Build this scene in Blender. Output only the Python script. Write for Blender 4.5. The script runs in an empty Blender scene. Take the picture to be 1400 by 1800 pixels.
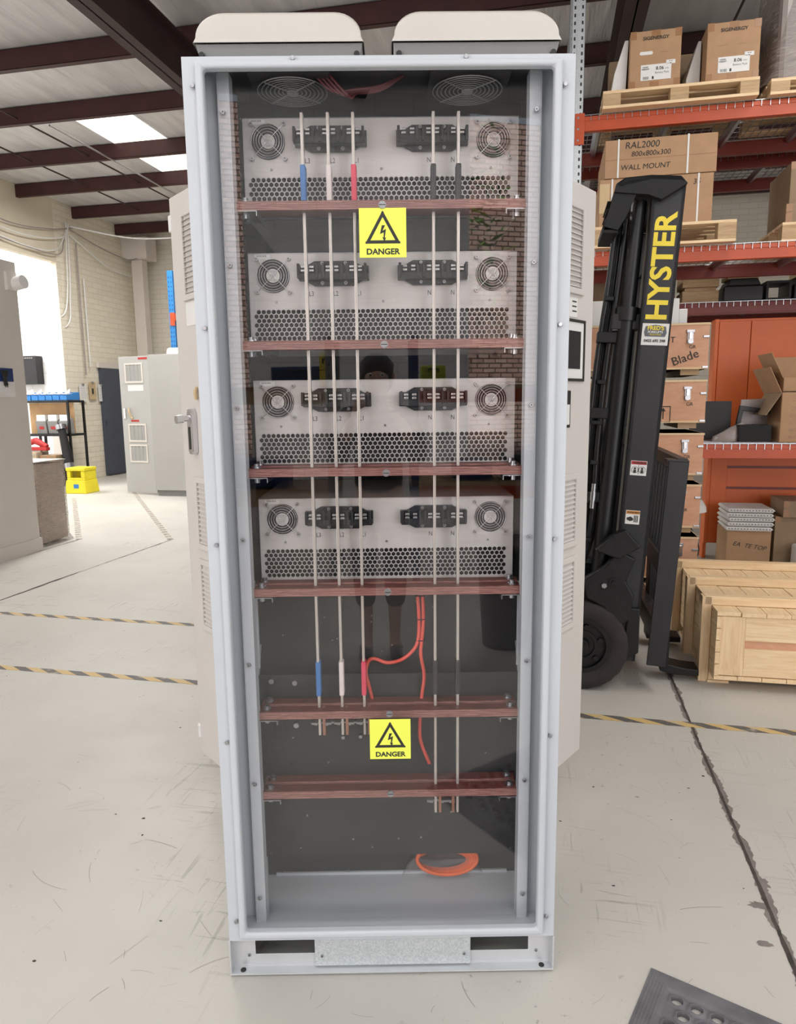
import bpy, math, random
from mathutils import Vector, Matrix
random.seed(7)
D=bpy.data; S=bpy.context.scene; COL=S.collection
PI=math.pi; rad=math.radians

# ------------------------------------------------------------------ camera, world, lights
yaw,pitch,roll=.0069,.1568,-.0118
fw=Vector((math.sin(yaw)*math.cos(pitch),math.cos(yaw)*math.cos(pitch),-math.sin(pitch)))
rt=Vector((math.cos(yaw),-math.sin(yaw),0)); up=rt.cross(fw)
r2=rt*math.cos(roll)+up*math.sin(roll); u2=-rt*math.sin(roll)+up*math.cos(roll)
cam=D.cameras.new('camera'); co=D.objects.new('camera',cam); COL.objects.link(co)
M=Matrix((r2,u2,-fw)).transposed().to_4x4(); M.translation=Vector((.017,0,1.4095)); co.matrix_world=M
cam.sensor_fit='HORIZONTAL'; cam.sensor_width=36; cam.lens=36*1240/1400; cam.clip_start=.01; cam.clip_end=100
S.camera=co
S.view_settings.view_transform='Standard'; S.view_settings.look='None'; S.view_settings.gamma=1
S.view_settings.exposure=0.02; S.view_settings.use_curve_mapping=False

A=rad(12.3); AX=Vector((math.cos(A),-math.sin(A),0)); AY=Vector((math.sin(A),math.cos(A),0))
def W(a,b,z=0): return AX*a+AY*b+Vector((0,0,z))

w=D.worlds.new('world'); S.world=w; w.use_nodes=True
bg=w.node_tree.nodes['Background']; bg.inputs[0].default_value=(.80,.88,1,1); bg.inputs[1].default_value=1.3
def area(name,loc,direction,sx,sy,power,col=(1,1,1)):
    l=D.lights.new(name,'AREA'); l.shape='RECTANGLE'; l.size=sx; l.size_y=sy; l.energy=power; l.color=col
    o=D.objects.new(name,l); COL.objects.link(o); o.location=loc
    o.rotation_euler=Vector(direction).to_track_quat('-Z','Y').to_euler(); return o
area('daylight_right_door',W(5.0,-3.9,2.2),AY,4.8,4.0,200,(.90,.95,1))
area('daylight_left_door',W(-4.2,-3.9,2.2),AY,5.6,4.0,200,(.90,.95,1))
area('ceiling_fill_near',W(-2.6,1.2,4.68),(0,0,-1),2.2,5,75,(1,.98,.95))  # added fill lamp under the ceiling; no skylight sheet above it
area('ceiling_fill_middle',W(2.6,2.4,4.68),(0,0,-1),1.0,5,110,(1,.97,.93))  # added overhead fill on the right, without an opening in the roof
area('skylight_glow_far',W(-5.5,8.6,4.66),(0,0,-1),1.0,5,300,(1,.98,.95))
area('ceiling_fill_rear',W(.6,-2.3,4.68),(0,0,-1),4,1.2,90,(.95,.98,1))  # lamp added behind the camera to brighten the enclosure front and interior
sl=D.lights.new('sun','SUN'); sl.energy=7; sl.angle=rad(2); sl.color=(1,.96,.9); so=D.objects.new('sun',sl); COL.objects.link(so); so.rotation_euler=(AX*.15-AY*.7-Vector((0,0,.7))).to_track_quat('-Z','Y').to_euler()
area('recess_skylight',W(-10.2,9.8,4.85),(0,0,-1),2.2,3.4,330,(1,1,1))

# ------------------------------------------------------------------ materials
def lin(c): 
    c=c/255; return c/12.92 if c<=.04045 else ((c+.055)/1.055)**2.4
def rgb(c): return (lin(c[0]),lin(c[1]),lin(c[2]),1)
class NT:
    def __init__(s,name):
        s.m=D.materials.new(name); s.m.use_nodes=True; s.t=s.m.node_tree; s.b=s.t.nodes['Principled BSDF']
    def n(s,t,**k):
        x=s.t.nodes.new(t)
        for a,v in k.items():
            if a.startswith('i_'):
                kk=a[2:]; kk=int(kk) if kk.isdigit() else kk.replace('_',' ')
                x.inputs[kk].default_value=v
            else: setattr(x,a,v)
        return x
    def l(s,a,b): s.t.links.new(a,b)
    def co(s,sc=(1,1,1),rot=(0,0,0),kind='Object'):
        c=s.n('ShaderNodeTexCoord'); m=s.n('ShaderNodeMapping'); m.inputs['Scale'].default_value=sc; m.inputs['Rotation'].default_value=rot
        s.l(c.outputs[kind],m.inputs[0]); return m.outputs[0]
    def mix(s,f,a,b):
        x=s.n('ShaderNodeMix',data_type='RGBA')
        for k,v in ((0,f),(6,a),(7,b)):
            if hasattr(v,'links'): s.l(v,x.inputs[k])
            else: x.inputs[k].default_value=v
        return x.outputs[2]
    def math(s,op,a,b=None,c=None):
        x=s.n('ShaderNodeMath',operation=op)
        for k,v in enumerate((a,b,c)):
            if v is None: continue
            if hasattr(v,'links'): s.l(v,x.inputs[k])
            else: x.inputs[k].default_value=v
        return x.outputs[0]
    def noise(s,v,scale,detail=3,rough=.5,dist=0):
        x=s.n('ShaderNodeTexNoise',i_Scale=scale,i_Detail=detail,i_Roughness=rough,i_Distortion=dist); s.l(v,x.inputs['Vector']); return x.outputs['Fac']
    def ramp(s,f,a,b,ca=(0,0,0,1),cb=(1,1,1,1)):
        x=s.n('ShaderNodeValToRGB'); e=x.color_ramp.elements; e[0].position=a;e[1].position=b;e[0].color=ca;e[1].color=cb
        s.l(f,x.inputs[0]); return x.outputs[0]
    def bump(s,h,st,dist=.001):
        x=s.n('ShaderNodeBump',i_Strength=st,i_Distance=dist); s.l(h,x.inputs['Height']); s.l(x.outputs[0],s.b.inputs['Normal'])
def mat(name,c,rough=.5,metal=0,var=.06,vs=6,bump=0,bs=200,bd=.0005,spec=.5,stretch=(1,1,1),c2=None):
    k=NT(name); v=k.co(stretch)
    f=k.noise(v,vs,4,.6)
    a=rgb(c)
    if c2 is None: b=tuple(x*(1-var*3) for x in a[:3])+(1,)
    else: b=rgb(c2)
    k.l(k.mix(k.ramp(f,.3,.72),b,a),k.b.inputs['Base Color'])
    k.b.inputs['Roughness'].default_value=rough; k.b.inputs['Metallic'].default_value=metal
    k.b.inputs['Specular IOR Level'].default_value=spec
    if bump: k.bump(k.noise(v,bs,2),bump,bd)
    return k.m
MT={}
MT['cab']=mat('light_grey_powder_coat',(195,200,205),.42,0,.015,3,.35,260,.0006)
MT['cab_warm']=mat('warm_grey_powder_coat',(208,203,198),.5,0,.015,3,.1,300,.0003)
MT['hood']=mat('cream_hood_plastic',(202,197,189),.35,0,.02,3)
MT['hoodgrey']=mat('grey_hood_underside',(138,138,136),.5,0,.03,5)
MT['inner']=mat('interior_grey_paint',(190,194,198),.5,0,.03,4)
MT['darkin']=mat('dark_panel_and_shade',(38,37,39),.55,0,.1,5)  # dark fittings, and shade put into the enclosure's inner panels
MT['plate']=mat('dark_grey_mounting_plate',(50,49,51),.45,0,.08,7)
MT['module']=mat('brushed_module_steel',(208,203,200),.42,.2,.05,4,0,200,.0002,stretch=(1,1,12))
MT['black']=mat('black_plastic',(24,24,26),.42,0,.1,20)
MT['blackmatte']=mat('matte_black',(18,18,19),.7,0,.1,20)
MT['fl']=mat('forklift_black_paint',(36,36,39),.40,0,.14,5,.15,60,.001)
MT['flgrease']=mat('greasy_black_iron',(22,21,22),.5,.2,.25,14,.4,50,.002)
MT['rubber']=mat('dark_tyre_rubber',(52,46,44),.85,0,.16,9,.3,60,.002)
MT['rubbermat']=mat('grey_black_mat_rubber',(116,114,118),.75,0,.14,10,.3,90,.001)
MT['chrome']=mat('polished_chrome',(220,220,222),.18,1,.03,20)
MT['steel_light']=mat('bright_zinc_sheet',(214,216,218),.4,.45,.05,5)
MT['roofwire']=mat('dull_red_wire',(96,40,44),.5,0,.05,9)
MT['steel']=mat('zinc_plated_steel',(190,192,196),.3,1,.06,60)
MT['tin']=mat('tinned_copper_bar',(222,214,206),.32,.6,.08,8,stretch=(1,1,.3))
MT['copper']=mat('bare_copper_edge',(190,140,118),.4,.7,.12,60)
MT['white']=mat('white_foam',(228,226,222),.8,0,.02,5)
MT['paper']=mat('white_paper',(226,225,222),.7,0,.02,9)
MT['sign']=mat('safety_yellow_label',(238,244,92),.45,0,.01,5)
MT['ink']=mat('black_print',(42,42,38),.6,0,.02,9)
MT['redlab']=mat('red_label_print',(185,45,45),.5,0,.03,9)
MT['orangelab']=mat('orange_warning_print',(225,150,60),.5,0,.03,9)
MT['greylab']=mat('grey_logo_print',(96,98,104),.5,0,.03,9)
MT['blue_s']=mat('blue_heatshrink',(68,120,180),.5,0,.04,20)
MT['white_s']=mat('white_heatshrink',(222,210,206),.5,0,.03,20)
MT['red_s']=mat('red_heatshrink',(222,70,96),.5,0,.04,20)
MT['black_s']=mat('black_heatshrink',(52,48,50),.5,0,.06,20)
MT['cable']=mat('red_orange_cable',(226,92,80),.42,0,.05,20)
MT['orcable']=mat('orange_cable_sheath',(228,105,60),.4,0,.05,20)
MT['orange']=mat('rack_orange_paint',(192,80,42),.42,0,.06,5)
MT['redbeam']=mat('rack_dark_red_paint',(128,40,24),.42,0,.08,5)
MT['orenc']=mat('orange_enclosure_paint',(228,112,50),.45,0,.04,3)
MT['purlin']=mat('red_oxide_purlin',(70,34,33),.6,0,.12,4)
MT['rafter']=mat('dark_brown_rafter',(62,40,39),.6,0,.1,4)
MT['bluepaint']=mat('blue_rack_paint',(46,128,196),.45,0,.06,8)
MT['navy']=mat('navy_rack_paint',(32,58,110),.45,0,.06,8)
MT['yellow']=mat('yellow_step_plastic',(238,222,40),.45,0,.04,8)
MT['bluebin']=mat('blue_bin_plastic',(50,128,200),.42,0,.05,8)
MT['greycab']=mat('mid_grey_cabinet_paint',(176,175,172),.5,0,.02,3)
MT['partition']=mat('off_white_partition',(214,207,199),.6,0,.02,2)
MT['beige']=mat('cream_render',(222,212,190),.75,0,.05,1.6)
MT['tan']=mat('tan_board',(205,165,120),.7,0,.05,6)
MT['darkdoor']=mat('slate_door_paint',(72,78,92),.55,0,.05,3)
MT['cardboard']=mat('brown_cardboard',(178,142,108),.8,0,.05,9,.15,120,.0006)
MT['cardboard2']=mat('dull_brown_cardboard',(150,128,102),.8,0,.06,9,.15,120,.0006)
MT['cardlight']=mat('pale_cardboard',(205,180,140),.8,0,.05,9)
MT['tape']=mat('brown_packing_tape',(160,118,82),.3,0,.05,9)
MT['skin']=mat('skin',(205,160,135),.5,0,.05,9)
MT['hair']=mat('dark_brown_hair',(45,33,28),.6,0,.2,60)
MT['cloth']=mat('black_cloth',(28,27,30),.85,0,.1,30)
MT['shoe']=mat('black_shoe_leather',(30,26,28),.35,0,.1,30)
MT['gold']=mat('gilt_buckle',(205,170,130),.25,1,.1,30)
MT['stone']=mat('dusty_pink_brick',(180,140,125),.8,0,.1,5)
MT['leaf']=mat('leaf_green',(140,190,90),.5,0,.25,3)
MT['limelab']=mat('lime_plastic',(190,210,60),.4,0,.05,9)
MT['yprint']=mat('yellow_lettering',(240,215,60),.45,0,.04,8)
MT['greyplate']=mat('translucent_grey_sheet',(158,148,144),.35,0,.05,9)

def phenolic():
    k=NT('laminated_brown_board'); v=k.co((1,1,1))
    f=k.noise(k.co((3,25,25)),6,4,.6)
    s=k.n('ShaderNodeSeparateXYZ'); k.l(v,s.inputs[0])
    g=k.n('ShaderNodeNewGeometry'); gs=k.n('ShaderNodeSeparateXYZ'); k.l(g.outputs['Normal'],gs.inputs[0])
    nz=k.math('ABSOLUTE',gs.outputs[2])
    side=k.math('LESS_THAN',nz,.5)
    zz=k.math('ADD',k.math('MULTIPLY',s.outputs[2],1/.0036),k.math('MULTIPLY',k.noise(k.co((4,4,60)),5,2),1.1))
    band=k.math('GREATER_THAN',k.math('FRACT',zz),.5)
    top=k.mix(k.ramp(f,.3,.7),rgb((86,40,34)),rgb((124,62,52)))
    edge=k.mix(band,rgb((108,66,60)),rgb((166,120,112)))
    k.l(k.mix(side,top,edge),k.b.inputs['Base Color']); k.b.inputs['Roughness'].default_value=.38
    return k.m
MT['board']=phenolic()
def galv():
    k=NT('galvanised_spangle'); v=k.co()
    x=k.n('ShaderNodeTexVoronoi',i_Scale=260.); k.l(v,x.inputs['Vector'])
    k.l(k.mix(k.ramp(x.outputs['Color'],.2,.9),rgb((196,203,206)),rgb((222,227,229))),k.b.inputs['Base Color'])
    k.b.inputs['Metallic'].default_value=.55; k.b.inputs['Roughness'].default_value=.42; return k.m
MT['galv']=galv()
def wood(name,c,c2,sc=(1,12,12),r=.65,knots=False):
    k=NT(name); v=k.co(sc)
    f=k.noise(v,4,5,.65,1.2); g=k.noise(k.co((1,1,1)),3,2)
    cc=k.mix(k.ramp(f,.3,.75),rgb(c2),rgb(c))
    cc=k.mix(k.math('MULTIPLY',g,.35),cc,rgb((c[0]-25,c[1]-35,c[2]-45)))
    k.l(cc,k.b.inputs['Base Color']); k.b.inputs['Roughness'].default_value=r; k.bump(f,.2,.001); return k.m
MT['pine']=wood('pine_timber_along_x',(244,222,186),(216,182,138))
MT['pinez']=wood('pine_timber_along_z',(242,218,182),(212,178,134),(12,12,1))
MT['piney']=wood('pine_timber_along_y',(244,222,186),(218,184,140),(12,1,12))
MT['ply']=wood('pinkish_plywood',(222,176,146),(204,152,122),(1.2,1.2,5))
MT['pallet']=wood('pallet_timber',(206,180,142),(160,130,96))
def floor_m():
    k=NT('painted_concrete_floor'); v=k.co()
    big=k.noise(v,.6,4,.6); mid=k.noise(v,3.5,5,.7)
    c=k.mix(k.ramp(big,.3,.75),rgb((184,180,172)),rgb((205,201,193)))
    c=k.mix(k.math('MULTIPLY',k.ramp(mid,.55,.8),.25),c,rgb((178,172,162)))
    # scratches
    for sc,rot,th in (((14,.9,1),.5,.69),((.8,13,1),.2,.69),((11,1.1,1),-1.0,.69),((1.1,14,1),1.3,.69)):
        n=k.noise(k.co(sc,(0,0,rot)),4,3,.55,.6)
        line=k.ramp(n,th-.06,th-.02)
        patch=k.ramp(k.noise(v,1.5,2),.5,.62)
        c=k.mix(k.math('MULTIPLY',k.math('MULTIPLY',line,patch),.28),c,rgb((96,88,82)))
    for sc,th,am in ((30,.655,.6),(75,.665,.5),(150,.67,.4)):
        sp=k.ramp(k.noise(v,sc,3,.7),th,th+.04); c=k.mix(k.math('MULTIPLY',k.math('MULTIPLY',sp,k.ramp(k.noise(v,1.1,3),.4,.65)),am),c,rgb((80,74,70)))
    k.l(c,k.b.inputs['Base Color'])
    k.l(k.ramp(mid,.2,.9,(.42,.42,.42,1),(.6,.6,.6,1)),k.b.inputs['Roughness'])
    k.bump(mid,.12,.002); return k.m
MT['floor']=floor_m()
def brick(name,c,mortar,sc=1,bw=.40,bh=.20,vertical='x',amt=.35,var=None):
    k=NT(name); c0=k.n('ShaderNodeTexCoord'); s=k.n('ShaderNodeSeparateXYZ'); k.l(c0.outputs['Object'],s.inputs[0])
    cb=k.n('ShaderNodeCombineXYZ'); k.l(s.outputs[0 if vertical=='x' else 1],cb.inputs[0]); k.l(s.outputs[2],cb.inputs[1])
    x=k.n('ShaderNodeTexBrick'); k.l(cb.outputs[0],x.inputs['Vector'])
    x.inputs['Scale'].default_value=1; x.inputs['Brick Width'].default_value=bw; x.inputs['Row Height'].default_value=bh
    x.inputs['Mortar Size'].default_value=.006*sc; x.inputs['Mortar Smooth'].default_value=.3
    x.inputs['Color1'].default_value=rgb(c); x.inputs['Color2'].default_value=rgb(var or tuple(int(q*.97) for q in c)); x.inputs['Mortar'].default_value=rgb(mortar)
    k.l(x.outputs['Color'],k.b.inputs['Base Color']); k.b.inputs['Roughness'].default_value=.7
    f=k.math('SUBTRACT',1,x.outputs['Fac']); k.bump(f,amt,.006); return k.m
MT['brickx']=brick('cream_painted_brick_x',(232,226,212),(212,204,188),1,.30,.10,'x')
MT['bricky']=brick('cream_painted_brick_y',(232,224,206),(210,200,180),1,.30,.10,'y')
MT['blockx']=brick('white_painted_block_x',(236,236,236),(205,205,205),1.2,.40,.20,'x')
MT['blocky']=brick('white_painted_block_y',(236,236,236),(205,205,205),1.2,.40,.20,'y')
MT['redbrick']=brick('brown_face_brick',(226,196,180),(120,96,88),2.2,.23,.086,'x',.8,(205,166,150))
def ceil_m():
    k=NT('foil_insulation_sheet'); v=k.co((3.2,.5,1))
    f=k.noise(v,2.2,3,.5,.25); k.l(k.mix(k.ramp(f,.25,.8),rgb((190,188,188)),rgb((218,216,215))),k.b.inputs['Base Color'])
    k.b.inputs['Roughness'].default_value=.45; k.b.inputs['Metallic'].default_value=.15; k.bump(f,.7,.05); return k.m
MT['ceil']=ceil_m()
def emis(name,c,st):
    k=NT(name); v=k.co()
    s=k.n('ShaderNodeSeparateXYZ'); k.l(v,s.inputs[0]); wv=k.math('SINE',k.math('MULTIPLY',s.outputs[0],75.))
    cc=k.mix(k.ramp(wv,.2,.9),rgb((188,186,180)),rgb(c))
    k.l(cc,k.b.inputs['Emission Color']); k.b.inputs['Emission Strength'].default_value=st; k.b.inputs['Base Color'].default_value=rgb(c); return k.m
MT['sky']=emis('translucent_skylight_sheet',(255,253,248),1.25)
def hazard():
    k=NT('worn_black_yellow_tape'); v=k.co(); s=k.n('ShaderNodeSeparateXYZ'); k.l(v,s.inputs[0])
    t=k.math('ADD',k.math('MULTIPLY',s.outputs[0],1/.17),k.math('MULTIPLY',s.outputs[1],1/.09))
    st=k.math('GREATER_THAN',k.math('FRACT',t),.5)
    c=k.mix(st,rgb((96,92,90)),rgb((206,176,118)))
    wn=k.ramp(k.noise(k.co((3,6,1)),3,4,.7),.55,.62); c=k.mix(k.math('MULTIPLY',wn,.75),c,rgb((186,176,158)))
    k.l(c,k.b.inputs['Base Color']); k.b.inputs['Roughness'].default_value=.6; return k.m
MT['hazard']=hazard()
def fadedtape():
    k=NT('faded_grey_dashed_tape'); v=k.co(); s=k.n('ShaderNodeSeparateXYZ'); k.l(v,s.inputs[0])
    st=k.math('GREATER_THAN',k.math('FRACT',k.math('MULTIPLY',s.outputs[0],1/.15)),.45)
    wn=k.ramp(k.noise(k.co((3,6,1)),3,4,.7),.5,.62)
    c=k.mix(st,rgb((128,118,108)),rgb((186,178,166))); c=k.mix(k.math('MULTIPLY',wn,.6),c,rgb((190,184,174)))
    k.l(c,k.b.inputs['Base Color']); k.b.inputs['Roughness'].default_value=.6; return k.m
MT['fadedtape']=fadedtape()
MT['load']=mat('beige_wrapped_cartons',(226,208,190),.7,0,.06,8)
MT['crack']=mat('dirty_joint_filler',(92,82,76),.8,0,.3,14,.8,40,.004,c2=(40,36,34))
MT['scuff']=mat('grey_scuff_mark',(128,120,114),.7,0,.1,20)
MT['stain']=mat('bare_concrete_patch',(140,130,124),.8,0,.12,14,.5,40,.003)
def clear(name,ior=1.5,tint=(1,1,1,1),rough=0.0,opaque=0.,oc=(200,200,200)):
    k=NT(name); t=k.t; out=t.nodes['Material Output']; t.nodes.remove(k.b)
    tr=k.n('ShaderNodeBsdfTransparent'); tr.inputs[0].default_value=tint
    gl=k.n('ShaderNodeBsdfGlossy'); gl.inputs['Roughness'].default_value=rough
    g=k.n('ShaderNodeNewGeometry')
    i=k.math('ADD',ior,k.math('MULTIPLY',g.outputs['Backfacing'],1/ior-ior))
    fr=k.n('ShaderNodeFresnel'); k.l(i,fr.inputs[0])
    mx=k.n('ShaderNodeMixShader'); k.l(fr.outputs[0],mx.inputs[0]); k.l(tr.outputs[0],mx.inputs[1]); k.l(gl.outputs[0],mx.inputs[2])
    last=mx
    if opaque:
        d=k.n('ShaderNodeBsdfDiffuse'); d.inputs[0].default_value=rgb(oc); m2=k.n('ShaderNodeMixShader'); 
        nz=k.noise(k.co((2,2,14)),5,3,.6,1.5)
        k.l(k.math('MULTIPLY',k.ramp(nz,.3,.8),opaque*1.5),m2.inputs[0]); k.l(mx.outputs[0],m2.inputs[1]); k.l(d.outputs[0],m2.inputs[2]); last=m2
    k.l(last.outputs[0],out.inputs[0]); return k.m
MT['acrylic']=clear('clear_polycarbonate',1.62)
MT['bag']=clear('clear_plastic_bag',1.5,(.95,.95,.95,1),.08,.12,(220,215,215))
MT['wrap']=clear('stretch_wrap_film',1.5,(.9,.9,.9,1),.18,.45,(196,186,180))

# ------------------------------------------------------------------ mesh builder
class MB:
    def __init__(s): s.v=[]; s.f=[]; s.mi=[]; s.sm=[]; s.M=Matrix.Identity(4); s.cm=0
    def add(s,vs,fs,smooth=False):
        n=len(s.v); s.v+= [s.M@Vector(v) for v in vs]; s.f+=[[n+i for i in f] for f in fs]; s.mi+=[s.cm]*len(fs); s.sm+=[smooth]*len(fs); return s
    def box(s,x0,x1,y0,y1,z0,z1,taper=None):
        vs=[(x,y,z) for z in (z0,z1) for y in (y0,y1) for x in (x0,x1)]
        if taper: vs=vs[:4]+[(x+taper*(1 if x==x0 else -1),y+taper*(1 if y==y0 else -1),z) for x,y,z in vs[4:]]
        return s.add(vs,[(0,2,3,1),(4,5,7,6),(0,1,5,4),(2,6,7,3),(0,4,6,2),(1,3,7,5)])
    def cyl(s,p,q,r,n=14,r2=None,caps=True,smooth=True):
        p=Vector(p);q=Vector(q); d=(q-p).normalized(); a=d.orthogonal().normalized(); b=d.cross(a); r2=r if r2 is None else r2
        vs=[p+(a*math.cos(2*PI*i/n)+b*math.sin(2*PI*i/n))*r for i in range(n)]+[q+(a*math.cos(2*PI*i/n)+b*math.sin(2*PI*i/n))*r2 for i in range(n)]
        s.add(vs,[(i,(i+1)%n,n+(i+1)%n,n+i) for i in range(n)],smooth)
        if caps: s.add(vs,[tuple(range(n))[::-1],tuple(range(n,2*n))])
        return s
    def tube(s,pts,r,n=8,closed=False):
        pts=[Vector(p) for p in pts]; m=len(pts); rings=[]; a=None
        for i,p in enumerate(pts):
            d=((pts[(i+1)%m] if (closed or i<m-1) else p)-(pts[i-1] if (closed or i>0) else p)).normalized()
            if a is None: a=d.orthogonal().normalized()
            a=(a-d*a.dot(d)).normalized(); b=d.cross(a)
            rr=r[i] if isinstance(r,(list,tuple)) else r
            rings.append([p+(a*math.cos(2*PI*k/n)+b*math.sin(2*PI*k/n))*rr for k in range(n)])
        vs=[v for g in rings for v in g]; fs=[]
        for i in range(m if closed else m-1):
            j=(i+1)%m
            for k in range(n): fs.append((i*n+k,i*n+(k+1)%n,j*n+(k+1)%n,j*n+k))
        s.add(vs,fs,True)
        if not closed: s.add(rings[0],[tuple(range(n))[::-1]]); s.add(rings[-1],[tuple(range(n))])
        return s
    def prism(s,poly,d0,d1,ax='y'):
        # poly in the two other axes: y-> (x,z), x-> (y,z), z-> (x,y)
        def P(u,v,d): return (u,d,v) if ax=='y' else ((d,u,v) if ax=='x' else (u,v,d))
        n=len(poly); vs=[P(u,v,d0) for u,v in poly]+[P(u,v,d1) for u,v in poly]
        return s.add(vs,[tuple(range(n)),tuple(range(n,2*n))[::-1]]+[(i,n+i,n+(i+1)%n,(i+1)%n) for i in range(n)])
    def ring(s,o,i,y0,y1):
        # rectangular ring in XZ: o,i = (x0,x1,z0,z1)
        def c(r): return [(r[0],r[2]),(r[1],r[2]),(r[1],r[3]),(r[0],r[3])]
        O,I=c(o),c(i); vs=[(x,y0,z) for x,z in O]+[(x,y0,z) for x,z in I]+[(x,y1,z) for x,z in O]+[(x,y1,z) for x,z in I]
        fs=[]
        for k in range(4):
            j=(k+1)%4; fs+=[(k,j,4+j,4+k),(8+k,12+k,12+j,8+j),(k,8+k,8+j,j),(4+k,4+j,12+j,12+k)]
        return s.add(vs,fs)
    def annulus(s,c,r0,r1,y0,y1,n=40,smooth=True):
        cx,cz=c; vs=[]
        for y in (y0,y1):
            for r in (r0,r1):
                vs+=[(cx+r*math.cos(2*PI*k/n),y,cz+r*math.sin(2*PI*k/n)) for k in range(n)]
        fs=[]
        for k in range(n):
            j=(k+1)%n; fs+=[(k,j,n+j,n+k),(2*n+k,3*n+k,3*n+j,2*n+j),(k,2*n+k,2*n+j,j),(n+k,n+j,3*n+j,3*n+k)]
        return s.add(vs,fs)
    def build(s,name,m,parent=None,loc=(0,0,0),rot=(0,0,0),bevel=0,seg=2,flat=False):
        me=D.meshes.new(name); me.from_pydata([tuple(v) for v in s.v],[],s.f)
        for q in (m if isinstance(m,(list,tuple)) else [m]): me.materials.append(MT[q])
        for p,i,sm in zip(me.polygons,s.mi,s.sm): p.material_index=i; p.use_smooth=sm
        me.update()
        o=D.objects.new(name,me); COL.objects.link(o); o.location=loc; o.rotation_euler=rot
        if parent: o.parent=parent
        import bmesh
        bm=bmesh.new(); bm.from_mesh(me); bmesh.ops.recalc_face_normals(bm,faces=bm.faces); bm.to_mesh(me); bm.free()
        if bevel:
            b=o.modifiers.new('b','BEVEL'); b.width=bevel; b.segments=seg; b.limit_method='ANGLE'; b.angle_limit=rad(35)
        return o
def box(name,m,x0,x1,y0,y1,z0,z1,parent=None,bevel=0,**k): return MB().box(x0,x1,y0,y1,z0,z1).build(name,m,parent,bevel=bevel,**k)
def tag(o,label=None,cat=None,group=None,kind=None):
    if label: o['label']=label
    if cat: o['category']=cat
    if group: o['group']=group
    if kind: o['kind']=kind
    return o
def thing(name,label,cat,loc=(0,0,0),rz=0,group=None):
    o=D.objects.new(name,None); COL.objects.link(o); o.location=loc; o.rotation_euler=(0,0,rz); o.empty_display_size=.05
    return tag(o,label,cat,group)
def wthing(name,label,cat,a,b,z=0,rz=0,group=None): return thing(name,label,cat,W(a,b,z),rz-A,group)
def struct(o): o['kind']='structure'; return o
def kids(o): return [c for c in D.objects if c.parent==o]
def dup(root,loc=None,rz=None,label=None,group=None):
    def cp(o,par):
        c=o.copy(); COL.objects.link(c); c.parent=par
        for ch in kids(o): cp(ch,c)
        return c
    r=cp(root,None)
    if loc is not None: r.location=loc
    if rz is not None: r.rotation_euler=(0,0,rz)
    if label: r['label']=label
    if group: r['group']=group
    return r
def text(name,body,size,m,parent,loc,rot=(PI/2,0,0),bold=0,align='CENTER',sx=1,ext=.0003,shear=0):
    c=D.curves.new(name,'FONT'); c.body=body; c.size=size; c.offset=bold; c.align_x=align; c.align_y='CENTER'; c.extrude=ext; c.shear=shear; c.resolution_u=3
    t=D.objects.new('t',c); COL.objects.link(t); t.scale=(sx,1,1)
    dg=bpy.context.evaluated_depsgraph_get(); dg.update()
    me=D.meshes.new_from_object(t.evaluated_get(dg)); D.objects.remove(t); D.curves.remove(c)
    for v in me.vertices: v.co.x*=sx
    me.name=name; me.materials.clear(); me.materials.append(MT[m])
    o=D.objects.new(name,me); COL.objects.link(o); o.location=loc; o.rotation_euler=rot; o.parent=parent
    return o
def bez(p,n=24):
    # catmull-rom through points
    p=[Vector(q) for q in p]; P=[p[0]*2-p[1]]+p+[p[-1]*2-p[-2]]; out=[]; m=max(2,n//(len(p)-1))
    for i in range(1,len(P)-2):
        for k in range(m):
            t=k/m; a,b,c,d=P[i-1],P[i],P[i+1],P[i+2]
            out.append(.5*((2*b)+(c-a)*t+(2*a-5*b+4*c-d)*t*t+(3*b-a-3*c+d)*t**3))
    out.append(p[-1]); return out

# ------------------------------------------------------------------ room shell (warehouse axes a,b)
def ws(name,m,x0,x1,y0,y1,z0,z1,par=None):
    o=box(name,m,x0,x1,y0,y1,z0,z1,par); 
    if not par: o.rotation_euler=(0,0,-A); struct(o)
    return o
fl=ws('floor','floor',-14,10,-14,15,-.1,0)
ws('ceiling','ceil',-13,10,-5,14.6,4.94,5.0)
ws('wall_back','brickx',-8.6,10,14.2,14.4,0,4.95)
lw=MB(); lw.box(-8.6,-8.5,-4.2,6.8,0,4.95); lw.box(-8.6,-8.5,11.45,14.2,0,4.95)
o=lw.build('wall_left','bricky'); o.rotation_euler=(0,0,-A); struct(o)
ws('wall_left_lintel','beige',-8.62,-8.49,6.8,11.45,3.88,4.95)
rc=MB(); rc.box(-12,-8.6,12.2,12.3,0,4.95)
o=rc.build('wall_recess_back','blockx'); o.rotation_euler=(0,0,-A); struct(o)
rc=MB(); rc.box(-12.1,-12,6.7,12.3,0,4.95); o=rc.build('wall_recess_side','blocky'); o.rotation_euler=(0,0,-A); struct(o)
rc=MB(); rc.box(-12,-8.6,6.7,6.8,0,4.95); o=rc.build('wall_recess_front','blockx'); o.rotation_euler=(0,0,-A); struct(o)
rc=MB(); rc.box(-9.3,-8.6,12.0,12.2,0,4.95); o=rc.build('wall_recess_pier','partition'); o.rotation_euler=(0,0,-A); struct(o)
ws('wall_right','blocky',9.0,9.1,-4.2,14.2,0,4.95)
rw=MB(); rw.box(-.52,1.78,-4.4,-4.2,0,4.95); rw.box(-8.6,-.52,-4.4,-4.2,4.35,4.95); rw.box(1.78,9,-4.4,-4.2,4.35,4.95)
o=rw.build('wall_front','blockx'); o.rotation_euler=(0,0,-A); struct(o)
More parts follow.
